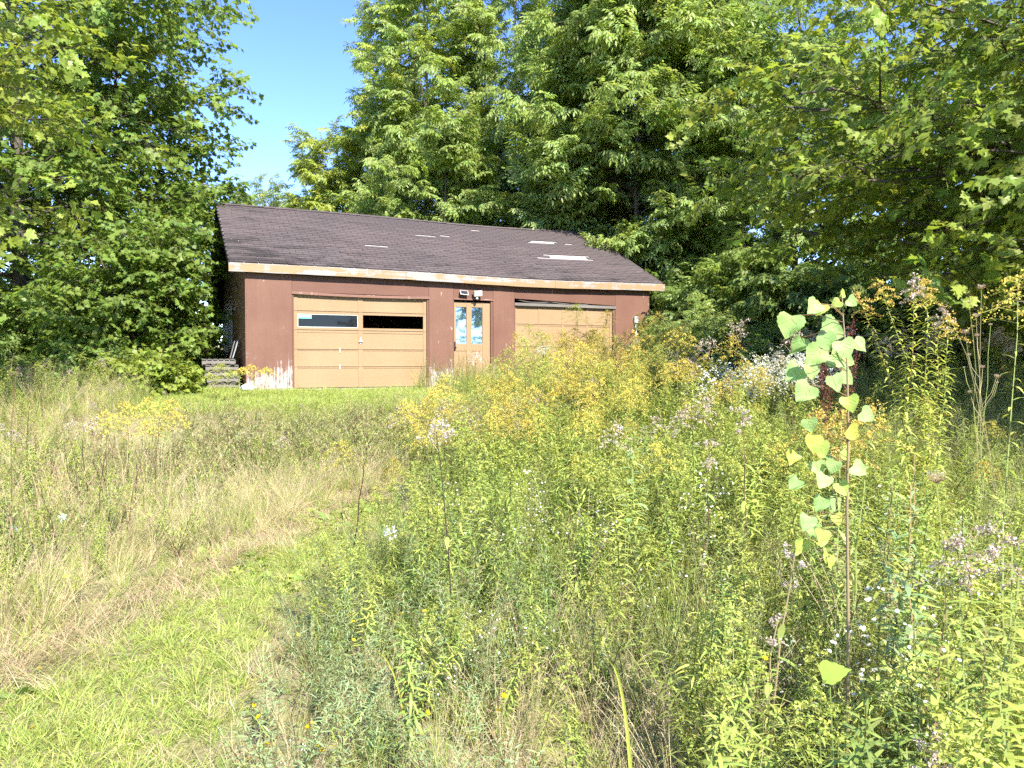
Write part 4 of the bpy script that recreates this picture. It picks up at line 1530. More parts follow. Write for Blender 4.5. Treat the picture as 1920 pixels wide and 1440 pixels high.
def dead_stalk(r, H=0.9, n_br=6, col='brown'):
    m = MB()
    pts = curve_stem(r, H, 0.12, 7)
    m.tube(pts, list(np.linspace(0.006, 0.0025, 8)), 4, C[col], cap=False)
    for i in range(n_br):
        p = along(pts, 0.45 + 0.5 * i / max(n_br, 1))
        a = r.uniform(0, 2 * PI)
        e = p + unit((math.cos(a), math.sin(a), 1.4)) * r.uniform(0.06, 0.18)
        m.tube([p, e], [0.002, 0.001], 3, C[col], cap=False)
        florets(m, r, e, 5, 0.008, 0.007, [C[col], C['straw_dark']])
    for i in range(8):
        d = unit(r.normal(0, 1, 3))
        m.strip(along(pts, r.uniform(0.1, 0.8)), d, r.normal(0, 1, 3), 0.05, 0.008, 2, 1.2, jit(r, C['straw_dark'], 0.2))
    return m


PR = {}
FS = 0.62


def protos(key, n, fn, mat='plant', seed=0):
    PR[key] = [proto(key, fn(np.random.default_rng(seed + i), i), M[mat]) for i in range(n)]


protos('goldenrod', 6, lambda r, i: merged(*goldenrod(r, 1.15 + 0.05 * i, ('yellow', 'yellow', 'yellow', 'gold', 'yellow', 'bud')[i], 0.1 + 0.05 * i, ('green', 'lime')[i % 2], plume=1.0 + 0.12 * (i % 3))), seed=300)
FS = 0.7
protos('leafy', 5, lambda r, i: merged(*goldenrod(r, 0.85 + 0.06 * i, ('bud', None, None, None, 'bud')[i], 0.08 + 0.04 * i, ('green', 'lime', 'mid', 'green', 'lime')[i], 0.125, 84, 0.5, None, 0.135)), seed=320)
protos('seedrod', 4, lambda r, i: merged(*goldenrod(r, 1.05 + 0.05 * i, 'seed', 0.12 + 0.05 * i, 'olive', 0.09, 30, 0.85)), seed=340)
protos('aster', 5, lambda r, i: merged(*aster(r, 0.55 + 0.08 * i, 9 + i, 20 + 6 * i)), seed=360)
protos('snow', 4, lambda r, i: merged(*aster(r, 0.9 + 0.06 * i, 12, 90, 0.014, 'green', False, 26)), seed=380)
protos('feather', 5, lambda r, i: feather(r, 0.55 + 0.06 * i, ('olive', 'grey', 'green', 'olive', 'lime')[i], 5, 46), seed=400)
protos('bluish', 4, lambda r, i: feather(r, 0.40 + 0.06 * i, 'blue', 4, 40, 0.055, 0.13), seed=420)
protos('tallgrass', 5, lambda r, i: grass_clump(r, 30, 0.5 + 0.07 * i, 0.05, 0.0055, 1.1, (('green', 'lime'), ('lime', 'straw'), ('mid', 'green'), ('green', 'olive'), ('lime', 'green'))[i]), seed=440)
protos('broadgrass', 3, lambda r, i: grass_clump(r, 12, 0.62, 0.05, 0.016, 1.5, ('lime', 'green'), None, 0.8), seed=455)
protos('drygrass', 5, lambda r, i: grass_clump(r, 30, 0.42 + 0.06 * i, 0.06, 0.0032, 0.9, ('straw', 'straw', 'straw_dark', 'olive'), None, 0.6, 7, ('pink', 'straw')[i % 2]), 'dry', seed=460)
protos('mat', 4, lambda r, i: mat_grass(r, 44, 0.42 + 0.05 * i), 'dry', seed=480)
protos('turf', 6, lambda r, i: grass_clump(r, 26, 0.075 + 0.012 * i, 0.06, 0.0045, 1.3, (('green', 'lime'), ('lime',), ('mid', 'green'), ('green', 'lime', 'straw'), ('green', 'lime'), ('green', 'green', 'mid'))[i], None, 1.2), seed=500)
protos('clover', 5, lambda r, i: rosette(r, 9, 0.035 + 0.012 * i, 0.62, ('green', 'mid', 'green', 'lime', 'mid')[i], 0.6), seed=520)
protos('plantain', 3, lambda r, i: rosette(r, 7, 0.085 + 0.01 * i, 0.5, ('mid', 'blue', 'grey')[i], 0.25), seed=540)
protos('bushweed', 4, lambda r, i: bushweed(r, 0.5 + 0.06 * i, 9, ('grey', 'olive', 'olive', 'green')[i]), seed=560)
protos('stalks', 4, lambda r, i: dead_stalk(r, 0.7 + 0.12 * i, 5, ('brown', 'straw_dark', 'brown', 'straw_dark')[i]), 'dry', seed=580)

# ------------------------------------------------------------------ where things grow
rs = np.random.default_rng(77)
PATH_Y = np.array((0.0, 3.0, 4.4, 6.2, 8.2, 10.0, 10.9))
PATH_L = np.array((-3.4, -3.1, -2.85, -2.6, -2.1, -1.62, -0.6))
PATH_R = np.array((-1.0, -1.12, -1.34, -1.50, -1.38, -0.95, 0.6))


def path_in(x, y):
    """Signed distance-like value: > 0 on the mown path."""
    l = np.interp(y, PATH_Y, PATH_L)
    r_ = np.interp(y, PATH_Y, PATH_R)
    return np.where(y < 10.9, np.minimum(x - l, r_ - x), -1.0)


def gq(x, y):
    return -((x - GP[0]) * GB[0] + (y - GP[1]) * GB[1])


def gs(x, y):
    return (x - GP[0]) * GD[0] + (y - GP[1]) * GD[1]


def noise2(x, y, f, seed):
    r = np.random.default_rng(seed)
    v = np.zeros_like(x)
    for i in range(5):
        a = r.uniform(0, 2 * PI)
        k = f * (1.6 ** i) * 0.7
        v += np.sin((x * math.cos(a) + y * math.sin(a)) * k + r.uniform(0, 6.28)) / (1.3 ** i)
    return v / 2.6


def frustum(x, y, m=1.0):
    return (np.abs(x) < 0.69 * y + m) & (y > 1.3)


def lawn(x, y):
    """Short mown grass in front of the garage (0..1)."""
    q, s = gq(x, y), gs(x, y)
    edge = 5.5 + 0.35 * np.sin(s * 1.1) + 0.25 * np.sin(s * 2.7)
    return (sstep(edge + 0.3, edge - 0.4, q)) * sstep(-2.2, -1.2, s) * (1 - sstep(3.7, 4.7, s - 0.12 * q))


def spread(key, dens, fn, box, name, label, cat, scl=(0.8, 1.2), tilt=0.12, wind=None, hfn=None, seed=0, sink=0.0, pick=None):
    r = np.random.default_rng(9000 + seed)
    x0, x1, y0, y1 = box
    n = int((x1 - x0) * (y1 - y0) * dens)
    x = r.uniform(x0, x1, n)
    y = r.uniform(y0, y1, n)
    pr = np.clip(fn(x, y), 0, 1) * frustum(x, y)
    q, s = gq(x, y), gs(x, y)
    inside = (q < 0.08) & (q > -7.8) & (s > 0.1) & (s < 11.4)
    pr = np.where(inside, 0, pr)
    keep = r.random(n) < pr
    x, y = x[keep], y[keep]
    n = len(x)
    z = ground_h(x, y) - sink
    rot = np.stack([r.normal(0, tilt, n), r.normal(0, tilt, n), r.uniform(0, 2 * PI, n)], 1)
    if wind is not None:
        rot[:, 2] = wind(x, y) + r.normal(0, 0.6, n)
    sc = r.uniform(scl[0], scl[1], n)
    if hfn is not None:
        sc = sc * hfn(x, y)
    k = len(PR[key])
    ix = r.integers(0, k, n) if pick is None else pick(r, x, y, n)
    o = scatter_object(name, PR[key], np.stack([x, y, z], 1), rot, sc, ix)
    tag(o, label, cat, kind='stuff')
    return n


right = lambda x, y: sstep(0.0, 0.35, x - np.interp(y, PATH_Y, PATH_R)) * (y < 10.9) + (y >= 10.9) * sstep(-0.9, 0.2, x - 0.25 * (y - 10.9))
left = lambda x, y: sstep(0.0, 0.3, np.interp(y, PATH_Y, PATH_L) - x) * (y < 10.9) + (y >= 10.9) * (1 - sstep(-0.9, 0.2, x - 0.25 * (y - 10.9)))
nolawn = lambda x, y: 1 - np.clip(lawn(x, y) * 1.5, 0, 1)
under = lambda x, y: 1 - sstep(13.5, 16.5, y - 0.1 * np.abs(x))       # meadow ends where the wood begins
gold_zone = lambda x, y: right(x, y) * sstep(5.5, 8.5, y + 0.35 * np.minimum(x, 0)) * (1 - sstep(1.3, 3.0, x - 0.16 * (y - 8))) * under(x, y)
BOXR = (-1.5, 12.5, 1.4, 17.0)
BOXL = (-14.0, 1.5, 2.0, 17.5)
hr = lambda x, y: 0.62 + 0.38 * np.maximum(sstep(2.5, 6.5, y), 0.85 * sstep(0.1, 1.0, x) * sstep(1.5, 2.2, y)) + 0.16 * noise2(x, y, 1.3, 5) - 0.30 * sstep(1.6, 3.6, x) * sstep(2.5, 5.0, y)
edge_h = lambda x, y: 0.55 + 0.45 * sstep(0.1, 1.1, x - np.interp(y, PATH_Y, PATH_R))
cnt = {}
cnt['gold'] = spread('goldenrod', 9.5, lambda x, y: gold_zone(x, y) * (0.75 + 0.4 * noise2(x, y, 1.1, 2)), BOXR, 'goldenrod_patch', 'yellow flowering goldenrod massed in front of the right garage door', 'goldenrod',
                     (0.82, 1.22), 0.10, hfn=lambda x, y: 0.9 + 0.22 * sstep(7.5, 11, y), seed=1)
cnt['gold2'] = spread('goldenrod', 1.5, lambda x, y: (right(x, y) * under(x, y) * (1 - gold_zone(x, y)) * sstep(3.2, 6, y) * 0.5), BOXR, 'scattered_goldenrod', 'scattered yellow goldenrod heads across the right meadow', 'goldenrod', (0.65, 0.95), 0.12, hfn=hr, seed=2)
cnt['leafy'] = spread('leafy', 52, lambda x, y: right(x, y) * under(x, y) * (0.22 + 0.78 * (1 - sstep(1.2, 3.2, x - 0.15 * y))) * (0.6 + 0.55 * noise2(x, y, 1.5, 3)) * (0.2 + 0.8 * np.maximum(sstep(2.9, 4.2, y), sstep(0.1, 0.9, x))), BOXR, 'leafy_weeds',
                      'dense leafy green weeds of the right hand meadow', 'weeds', (0.6, 1.15), 0.21, hfn=lambda x, y: hr(x, y) * edge_h(x, y), seed=3)
cnt['seed'] = spread('seedrod', 4.0, lambda x, y: right(x, y) * under(x, y) * sstep(5, 8, y) * (0.3 + 0.8 * noise2(x, y, 1.0, 8)), BOXR, 'seed_head_weeds', 'pale pinkish seed heads among the goldenrod', 'weeds', (0.8, 1.1), 0.1, seed=4)
cnt['aster'] = spread('aster', 7, lambda x, y: right(x, y) * under(x, y) * (0.12 + 0.7 * sstep(0.1, 0.8, noise2(x, y, 1.2, 11)) + 0.35 * (1 - sstep(3, 5, y))), BOXR, 'white_asters', 'small white asters dotted through the right meadow', 'asters', (0.7, 1.1), 0.15, hfn=lambda x, y: hr(x, y) * edge_h(x, y), seed=5)
cnt['snow'] = spread('snow', 40, lambda x, y: np.exp(-(((x - 3.35) / 0.75) ** 2 + ((y - 10.2) / 0.8) ** 2) * 1.6) * 1.3, (1.5, 6, 8, 12.5), 'white_flower_patch', 'dense patch of small white flowers behind the large leaved sapling', 'flowers', (0.8, 1.05), 0.08, seed=6)
cnt['feather'] = spread('feather', 58, lambda x, y: right(x, y) * under(x, y) * (0.25 + 0.75 * sstep(1.5, 4.5, x - 0.1 * y)) * (0.75 + 0.3 * noise2(x, y, 2.0, 13)), BOXR, 'feathery_weeds', 'fine feathery olive weeds on the right slope', 'weeds', (0.7, 1.2), 0.2, hfn=lambda x, y: hr(x, y) * edge_h(x, y), seed=7)
cnt['bluish'] = spread('bluish', 40, lambda x, y: right(x, y) * np.exp(-(((x + 0.45) / 0.7) ** 2 + ((y - 4.4) / 1.5) ** 2)) * 1.2, (-1.6, 1.5, 2.0, 7.5), 'bluish_weeds', 'soft bluish green feathery weeds along the right path edge', 'weeds', (0.7, 1.1), 0.14, seed=8)
cnt['tg'] = spread('tallgrass', 46, lambda x, y: right(x, y) * under(x, y) * (0.7 + 0.3 * noise2(x, y, 1.7, 17)) * (1 - 0.6 * sstep(6, 10, y)), BOXR, 'tall_grass', 'tall green grass between the meadow weeds', 'grass', (0.7, 1.1), 0.2, hfn=lambda x, y: hr(x, y) * edge_h(x, y), seed=9)
cnt['bg'] = spread('broadgrass', 3.5, lambda x, y: right(x, y) * (y < 8) * (0.4 + 0.5 * noise2(x, y, 1.2, 19)), BOXR, 'broad_bladed_grass', 'arching broad yellow green grass blades in the near meadow', 'grass', (0.7, 1.2), 0.2, hfn=hr, seed=10)
cnt['dg'] = spread('drygrass', 60, lambda x, y: right(x, y) * (y < 9) * (0.09 + 0.84 * (1 - sstep(2.9, 4.2, y)) * (1 - sstep(0.2, 0.9, x))) * (0.65 + 0.5 * noise2(x, y, 1.4, 23)), BOXR, 'dry_grass', 'pinkish dry seeding grass in the near foreground', 'grass', (0.7, 1.15), 0.25, hfn=lambda x, y: edge_h(x, y) * hr(x, y), seed=11)
# left of the path and the bank below the lawn
lz = lambda x, y: left(x, y) * nolawn(x, y) * under(x, y)
hl = lambda x, y: (0.55 + 0.45 * sstep(0.15, 1.6, np.interp(y, PATH_Y, PATH_L) - x)) * (1 - 0.66 * sstep(8.2, 5.8, gq(x, y)) * sstep(-8, -5, x))
bankz = lambda x, y: sstep(4.9, 5.6, gq(x, y)) * (1 - sstep(7.6, 8.4, gq(x, y))) * sstep(-5.2, -3.6, x)
cnt['ldg'] = spread('drygrass', 16, lambda x, y: lz(x, y) * (0.75 + 0.35 * noise2(x, y, 1.2, 29)) * (1 - 0.75 * bankz(x, y)), BOXL, 'left_dry_grass', 'dry straw coloured grass left of the mown path', 'grass', (0.7, 1.2), 0.22, hfn=hl, seed=12)
edgeb = lambda x, y: np.exp(-((x - np.interp(y, PATH_Y, PATH_L) + 0.45) / 0.42) ** 2) * (y < 10.8)
cnt['led'] = spread('drygrass', 46, edgeb, (-5, 0, 1.6, 11), 'path_edge_grass', 'half flattened dry grass along the left path edge', 'grass', (0.5, 0.85), 0.4, seed=28)
cnt['led2'] = spread('tallgrass', 40, edgeb, (-5, 0, 1.6, 11), 'path_edge_green_grass', 'green grass along the left path edge', 'grass', (0.4, 0.7), 0.35, seed=29)
cnt['ltg'] = spread('tallgrass', 32, lambda x, y: lz(x, y) * (0.6 + 0.5 * noise2(x, y, 1.3, 31)), BOXL, 'left_green_grass', 'green grass mixed through the left hand weeds', 'grass', (0.7, 1.1), 0.2, hfn=hl, seed=13)
cnt['lle'] = spread('leafy', 22, lambda x, y: lz(x, y) * (0.5 + 0.6 * noise2(x, y, 1.0, 37)) * (1 - bankz(x, y) * 0.7), BOXL, 'left_leafy_weeds', 'leafy green weeds left of the mown path', 'weeds', (0.55, 0.95), 0.14, hfn=hl, seed=14)
cnt['lfe'] = spread('feather', 24, lambda x, y: lz(x, y) * (0.5 + 0.6 * noise2(x, y, 1.5, 41)), BOXL, 'left_feathery_weeds', 'feathery weeds on the left slope', 'weeds', (0.6, 1.05), 0.15, hfn=hl, seed=15)
cnt['lbw'] = spread('bushweed', 26, lambda x, y: lz(x, y) * (0.12 + 1.0 * bankz(x, y)), BOXL, 'bank_weeds', 'bushy grey green weeds on the bank below the lawn', 'weeds', (0.8, 1.25), 0.15, hfn=lambda x, y: 1 - 0.5 * sstep(7.2, 5.4, gq(x, y)), seed=16)
cnt['lseed'] = spread('seedrod', 1.2, lambda x, y: lz(x, y) * sstep(5, 8, y) * (0.5 + 0.6 * noise2(x, y, 1.0, 43)), BOXL, 'left_seed_heads', 'pale seed heads rising from the left hand weeds', 'weeds', (0.6, 0.95), 0.12, hfn=hl, seed=17)
cnt['lst'] = spread('stalks', 5, lambda x, y: lz(x, y) * sstep(-2.6, -3.6, x) * (y < 13), BOXL, 'left_dry_stems', 'thicket of fine dry stems left of the path', 'weeds', (0.6, 1.1), 0.1, hfn=hl, seed=18)
# combed over straw along both path edges
pe = lambda x, y: np.exp(-((x - np.interp(y, PATH_Y, PATH_L) - 0.26) / 0.27) ** 2) * (y < 10.8)
per = lambda x, y: np.exp(-((x - np.interp(y, PATH_Y, PATH_R) - 0.05) / 0.22) ** 2) * (y < 10.0) * 0.45
cnt['mat'] = spread('mat', 170, lambda x, y: np.maximum(pe(x, y), per(x, y) * (0.5 + noise2(x, y, 1.5, 47))), (-4.2, 0.5, 1.6, 11), 'flattened_straw', 'flattened straw lying along the edges of the mown path', 'straw', (0.3, 0.75), 0.1, wind=lambda x, y: np.full_like(x, 1.2), seed=19)
# mown path and lawn
pz = lambda x, y: sstep(-0.15, 0.25, path_in(x, y))
cnt['turf'] = spread('turf', 520, lambda x, y: pz(x, y) * (0.8 + 0.25 * noise2(x, y, 2.0, 53)) * (1 - 0.93 * pe(x, y)), (-4.0, 0.8, 1.6, 11), 'path_grass', 'short bright green mown grass of the path', 'grass', (0.6, 1.15), 0.2, seed=20)
cnt['turfd'] = spread('mat', 26, lambda x, y: pz(x, y) * sstep(0.0, 0.8, noise2(x, y, 1.8, 57)), (-4.0, 0.8, 1.6, 11), 'mown_straw', 'thin mown straw scattered over the path', 'straw', (0.25, 0.5), 0.1, seed=21)
cnt['clover'] = spread('clover', 170, lambda x, y: pz(x, y) * sstep(-0.1, 0.7, noise2(x, y, 1.6, 59)), (-4.0, 0.8, 1.6, 11), 'path_clover', 'small leafy ground weeds on the path', 'ground weeds', (0.6, 1.1), 0.2, seed=22)
cnt['plantain'] = spread('plantain', 16, lambda x, y: pz(x, y) * sstep(0.1, 0.8, noise2(x, y, 1.9, 61)), (-4.0, 0.8, 1.6, 11), 'path_plantain', 'broad leaved plantain rosettes on the path', 'ground weeds', (0.5, 0.95), 0.15, seed=23)
cnt['lawn'] = spread('turf', 300, lambda x, y: lawn(x, y), (-9, 4.0, 10.5, 20), 'lawn_grass', 'short green lawn in front of the garage', 'grass', (0.8, 1.7), 0.2, seed=24)
cnt['lawn2'] = spread('drygrass', 7, lambda x, y: lawn(x, y) * sstep(0.2, 1.0, noise2(x, y, 1.2, 67)), (-9, 4.0, 10.5, 20), 'lawn_straws', 'thin dry straws standing in the lawn', 'grass', (0.3, 0.6), 0.2, seed=25)
# woodland floor
wood = lambda x, y: sstep(13.0, 16.0, y - 0.1 * np.abs(x)) * nolawn(x, y)
cnt['wood'] = spread('feather', 9, lambda x, y: wood(x, y) * 0.9, (-17, 17, 13, 26), 'woodland_weeds', 'green undergrowth at the foot of the wood', 'undergrowth', (0.8, 1.5), 0.15, seed=26)
cnt['wood2'] = spread('tallgrass', 12, lambda x, y: wood(x, y) * 0.9, (-17, 17, 13, 26), 'woodland_grass', 'rank grass at the foot of the wood', 'grass', (0.8, 1.3), 0.2, seed=27)
print('COUNTS', cnt, sum(cnt.values()))

# ------------------------------------------------------------------ single plants one can point to
rp = np.random.default_rng(5)


def zpix(py, Y):
    return 1.6 + (678.0 - py) / 1450.0 * Y


def near_fs(Y):
    global FS
    FS = 0.42 if Y < 2.4 else 0.55 if Y < 3.6 else 0.7 if Y < 6 else 1.0


def plant(name, label, cat, x, y, parts, group=None, rz=0.0, mats=('stem', 'plant', 'petal'), names=('stem', 'foliage', 'flower_head')):
    o = empty(name, (x, y, float(ground_h(x, y)) - 0.01), rz)
    tag(o, label, cat, group)
    for mb, nm, mt in zip(parts, names, mats):
        if mb is not None and len(mb.v):
            ob = mb.build(nm, M[mt], o)
            if nm in ('foliage', 'flower_head') and name != 'wild_carrot':
                tag(ob, kind='stuff')
    return o


def gold_thing(px, py, Y, label, flower='gold', lean=0.1, az=None, plume=1.0, leafcol='green', leaf_n=60, leaf_len=0.12, group=None, seed=0, low=0.15):
    x = at(px, Y)
    H = zpix(py, Y) - float(ground_h(x, Y))
    lx = lean * math.cos(az) if az is not None else 0
    near_fs(Y)
    return plant('goldenrod', label, 'goldenrod', x - lx, Y, goldenrod(np.random.default_rng(seed), H, flower, lean, leafcol, leaf_len, leaf_n, plume, az, 0.14, low), group)


# tall goldenrods standing clear against the dark wood on the right
gold_thing(1607, 556, 5.6, 'leftmost tall goldenrod leaning left against the dark wood', 'gold', 0.5, PI, 0.5, 'lime', 220, 0.14, seed=1)
gold_thing(1652, 534, 5.5, 'tall goldenrod leaning left, second from the left of the tall clump', 'gold', 0.45, PI * 0.95, 0.55, 'lime', 220, 0.14, seed=2)
gold_thing(1716, 517, 5.3, 'tallest upright goldenrod of the clump, pinkish going to seed', 'seed', 0.05, 0.3, 0.5, 'lime', 240, 0.14, seed=3)
gold_thing(1746, 522, 5.4, 'upright goldenrod with a full tan gold plume right of the tallest one', 'gold', 0.06, 1.0, 0.65, 'lime', 240, 0.14, seed=4)
gold_thing(1770, 572, 5.5, 'shorter goldenrod with a pale fluffy top at the right of the clump', 'seed', 0.1, 0.2, 0.5, 'lime', 200, 0.13, seed=5)
gold_thing(1786, 588, 5.2, 'shortest yellow green goldenrod at the right end of the tall clump', 'gold', 0.12, 0.1, 0.5, 'lime', 200, 0.13, seed=6)
gold_thing(1908, 515, 3.6, 'yellow goldenrod plume cut by the right edge below the maple', 'yellow', 0.06, 0.0, 1.0, 'lime', 50, seed=7)
gold_thing(1090, 640, 8.6, 'goldenrod plume rising above the rest in front of the right garage door', 'yellow', 0.06, 0.5, 1.5, 'lime', 50, 0.12, seed=8)
gold_thing(1275, 610, 11.0, 'tall yellow goldenrod spire right of the garage corner', 'yellow', 0.05, 0.5, 1.4, 'lime', 50, seed=9)
gold_thing(1190, 618, 12.0, 'slim goldenrod standing before the grey conduit', 'gold', 0.05, 0.5, 0.9, 'lime', 40, seed=10)
gold_thing(1540, 770, 3.4, 'orange tinted goldenrod head left of the sapling stem', 'gold', 0.15, PI, 0.8, 'olive', 40, seed=11)
gold_thing(1590, 765, 3.3, 'orange goldenrod spike just right of the sapling stem', 'gold', 0.05, 0.3, 0.6, 'olive', 40, seed=12)
gold_thing(1645, 760, 3.3, 'orange goldenrod spike farther right of the sapling stem', 'gold', 0.12, 0.2, 0.6, 'olive', 40, seed=13)
for i, (px, py) in enumerate(((215, 768), (250, 752), (275, 745), (305, 750), (330, 775), (265, 790))):
    gold_thing(px, py, 8.0 + 0.25 * i, ['flat topped yellow goldenrod at the left end of the left clump', 'yellow goldenrod second from left in the left clump', 'tallest yellow goldenrod of the left clump',
                                        'yellow goldenrod right of the tallest in the left clump', 'yellow goldenrod at the right end of the left clump', 'low yellow goldenrod in front of the left clump'][i],
               'yellow', 0.18, rp.uniform(0, 6.28), 1.1, 'green', 44, 0.09, 'goldenrod clump left of the path', 30 + i)
for i, (px, py, Y) in enumerate(((392, 700, 14.2), (415, 682, 14.4), (432, 696, 13.9), (455, 690, 14.6), (473, 684, 15.3), (497, 690, 15.0))):
    gold_thing(px, py, Y, ['leftmost goldenrod in front of the pallets', 'pinkish topped goldenrod in front of the pallets', 'leafy goldenrod right of the pinkish topped one', 'yellow goldenrod at the right end of the pallets',
                           'goldenrod with drooping yellow tips at the garage corner', 'goldenrod bowing right before the peeling corner panel'][i],
               'bud' if i in (0, 1, 2) else 'yellow', 0.12, rp.uniform(0, 6.28), 1.1, 'lime', 56, 0.13, 'goldenrods by the garage corner', 50 + i)

# large leaved sapling in the foreground
POPLAR = [(0.0, 0.0), (0.20, -0.02), (0.42, 0.08), (0.52, 0.22), (0.50, 0.34), (0.42, 0.42), (0.40, 0.55), (0.28, 0.66), (0.20, 0.80), (0.08, 0.90), (0.0, 1.06),
          (-0.08, 0.90), (-0.20, 0.80), (-0.28, 0.66), (-0.40, 0.55), (-0.42, 0.42), (-0.50, 0.34), (-0.52, 0.22), (-0.42, 0.08), (-0.20, -0.02)]
sx, sy = at(1588, 2.35), 2.35
sap = empty('poplar_sapling', (sx, sy, float(ground_h(sx, sy)) - 0.01))
tag(sap, 'young poplar sapling with large pale green toothed leaves in the right foreground', 'sapling')
gz = float(ground_h(sx, sy)) - 0.01
sp_pts = [np.array((at(px, 2.35) - sx, dy, zpix(py, 2.35) - gz)) for (px, py, dy) in ((1596, 1640, 0), (1597, 1200, 0.0), (1594, 960, 0.01), (1592, 820, 0.0), (1586, 690, -0.01), (1580, 600, 0.0), (1577, 552, 0))]
m = MB()
m.tube(sp_pts, [0.0055, 0.005, 0.0042, 0.0036, 0.003, 0.002, 0.0012], 6, (0.24, 0.19, 0.10))
m.build('stem', M['stem'], sap, smooth=True)
LEAVES = [
    (1570, 566, -0.6, 0.4, 26, 'y'), (1584, 562, 0.7, 0.5, 28, 'g'), (1578, 556, 0.1, -0.8, 22, 'y'), (1598, 700, 0.8, 0.8, 44, 'g'), (1600, 770, 0.9, 0.6, 38, 'g'), (1604, 640, 0.8, 0.9, 40, 'g'), (1602, 850, 0.7, 0.9, 36, 'y'),  # pixel of the leaf base, pixel direction of its tip, size in px, colour key
    (1497, 590, -0.2, 1.0, 62, 'g'), (1512, 572, -0.5, 0.5, 40, 'g'), (1522, 575, -0.6, 0.9, 36, 'y'), (1560, 612, 1.0, 0.35, 66, 'g'), (1566, 640, 0.3, 1.0, 48, 'g'),
    (1520, 632, -0.5, 1.0, 50, 'g'), (1533, 630, 0.4, 1.0, 46, 'g'), (1515, 655, -0.7, 0.9, 52, 'g'), (1565, 664, 0.9, 0.5, 60, 'g'), (1510, 690, -0.8, 0.7, 50, 'g'), (1520, 684, 0.1, 1.0, 40, 'g'),
    (1505, 722, -0.6, 0.8, 52, 'g'), (1552, 705, 0.3, 1.0, 44, 'g'), (1566, 742, 0.2, 1.0, 40, 'y'), (1510, 785, 0.3, 1.0, 36, 'g'), (1505, 812, -0.1, 1.0, 40, 'Y'), (1515, 825, 0.2, 1.0, 38, 'y'),
    (1500, 848, -0.3, 0.9, 42, 'y'), (1518, 862, 0.2, 1.0, 36, 'g'), (1570, 800, 0.7, 0.7, 40, 'Y'), (1560, 850, 0.6, 0.9, 40, 'g'), (1545, 858, -0.4, 1.0, 34, 'g'), (1580, 868, 0.8, 0.5, 38, 'g'),
    (1530, 885, -0.5, 0.9, 38, 'g'), (1512, 905, -0.6, 0.7, 36, 'g'), (1560, 902, 0.5, 1.0, 36, 'y'), (1535, 930, -0.4, 1.0, 40, 'g'), (1575, 945, 0.4, 1.0, 36, 'g'), (1500, 960, -0.4, 1.0, 40, 'g'),
    (1570, 968, 0.4, 0.9, 30, 'y'), (1525, 985, -0.3, 1.0, 42, 'y'), (1550, 1000, 0.3, 1.0, 38, 'g'), (1495, 1005, -0.5, 0.9, 44, 'y'), (1540, 1035, 0.2, 1.0, 34, 'y')]
LC = {'g': (0.30, 0.44, 0.15), 'y': (0.38, 0.46, 0.10), 'Y': (0.50, 0.50, 0.09)}
PX = 2.35 / 1450.0


def poplar_leaf(m, base, d, nrm, size, col, r):
    """A broad toothed blade, folded along its midrib and rippled at the edge, with a pale midrib."""
    d = unit(d)
    nrm = unit(np.array(nrm) - d * np.dot(nrm, d))
    s = np.cross(nrm, d)
    rows, cols_ = 12, (-1.0, -0.55, 0.0, 0.55, 1.0)
    fold, curl, ph = r.uniform(0.05, 0.4), r.uniform(-0.25, 0.35), r.uniform(0, 6.28)
    v, c = [], []
    for i in range(rows + 1):
        t = i / rows
        w = 0.60 * (math.sin(PI * min(1, (t * 0.93 + 0.07)) ** 0.62) ** 0.85) * (1 - 0.15 * t) if t < 1 else 0.0
        tooth = 1.0 + (0.05 if i % 2 else -0.03)
        for u in cols_:
            ww = u * w * (tooth if abs(u) > 0.9 else 1.0)
            up_ = fold * abs(u) * w + 0.05 * math.sin(ph + 9 * t + 2 * u) * abs(u) - curl * t * t * 0.5
            tt = t - 0.06 * abs(u) * (1 - t) * 2
            v.append(base + d * tt * size + s * ww * size + nrm * up_ * size)
            k = 1.0 + (0.10 if u == 0 else 0.0) + r.uniform(-0.06, 0.06)
            c.append(np.clip(np.array(col) * k, 0, 1))
    n = len(cols_)
    f = [(i * n + j, i * n + j + 1, (i + 1) * n + j + 1, (i + 1) * n + j) for i in range(rows) for j in range(n - 1)]
    m.add(v, f, c)
    vein = np.clip(np.array(col) * 1.5 + 0.05, 0, 1)
    for (t0, u1, t1) in ((0.0, 0.0, 0.98), (0.08, 0.42, 0.40), (0.08, -0.42, 0.40), (0.28, 0.36, 0.62), (0.28, -0.36, 0.62), (0.48, 0.24, 0.80), (0.48, -0.24, 0.80)):
        pa = base + d * t0 * size + nrm * (0.006 - curl * t0 * t0 * 0.5) * size
        pb = base + d * t1 * size + s * u1 * size + nrm * (fold * abs(u1) + 0.012 - curl * t1 * t1 * 0.5) * size
        m.tube([pa, pb], [0.0010 if u1 == 0 else 0.0006, 0.0003], 3, vein, cap=False)


for (px, py, dx, dy, sz, ck) in LEAVES:
    dep = rp.uniform(-0.10, 0.10)
    base = np.array((at(px, 2.35) - sx, dep, zpix(py, 2.35) - gz))
    # petiole back to the stem
    tz = min(base[2] - rp.uniform(-0.01, 0.05), sp_pts[-1][2])
    zs = [p[2] for p in sp_pts]
    st = np.array([np.interp(tz, zs, [p[k] for p in sp_pts]) for k in range(3)])
    m = MB()
    m.tube([st, (st + base) / 2 + np.array((0, 0, 0.014)), base], [0.0014, 0.0012, 0.0010], 3, (0.30, 0.20, 0.09), cap=False)
    d = unit((dx, rp.uniform(-0.35, 0.15), -dy))
    poplar_leaf(m, base, d, (rp.normal(0, 0.4), -1.0, rp.uniform(0.1, 0.7)), sz * PX * 0.74, jit(rp, LC[ck], 0.08), rp)
    link(bpy.data.objects.new('leaf', m.mesh('leaf', M['plant'], True)), sap)

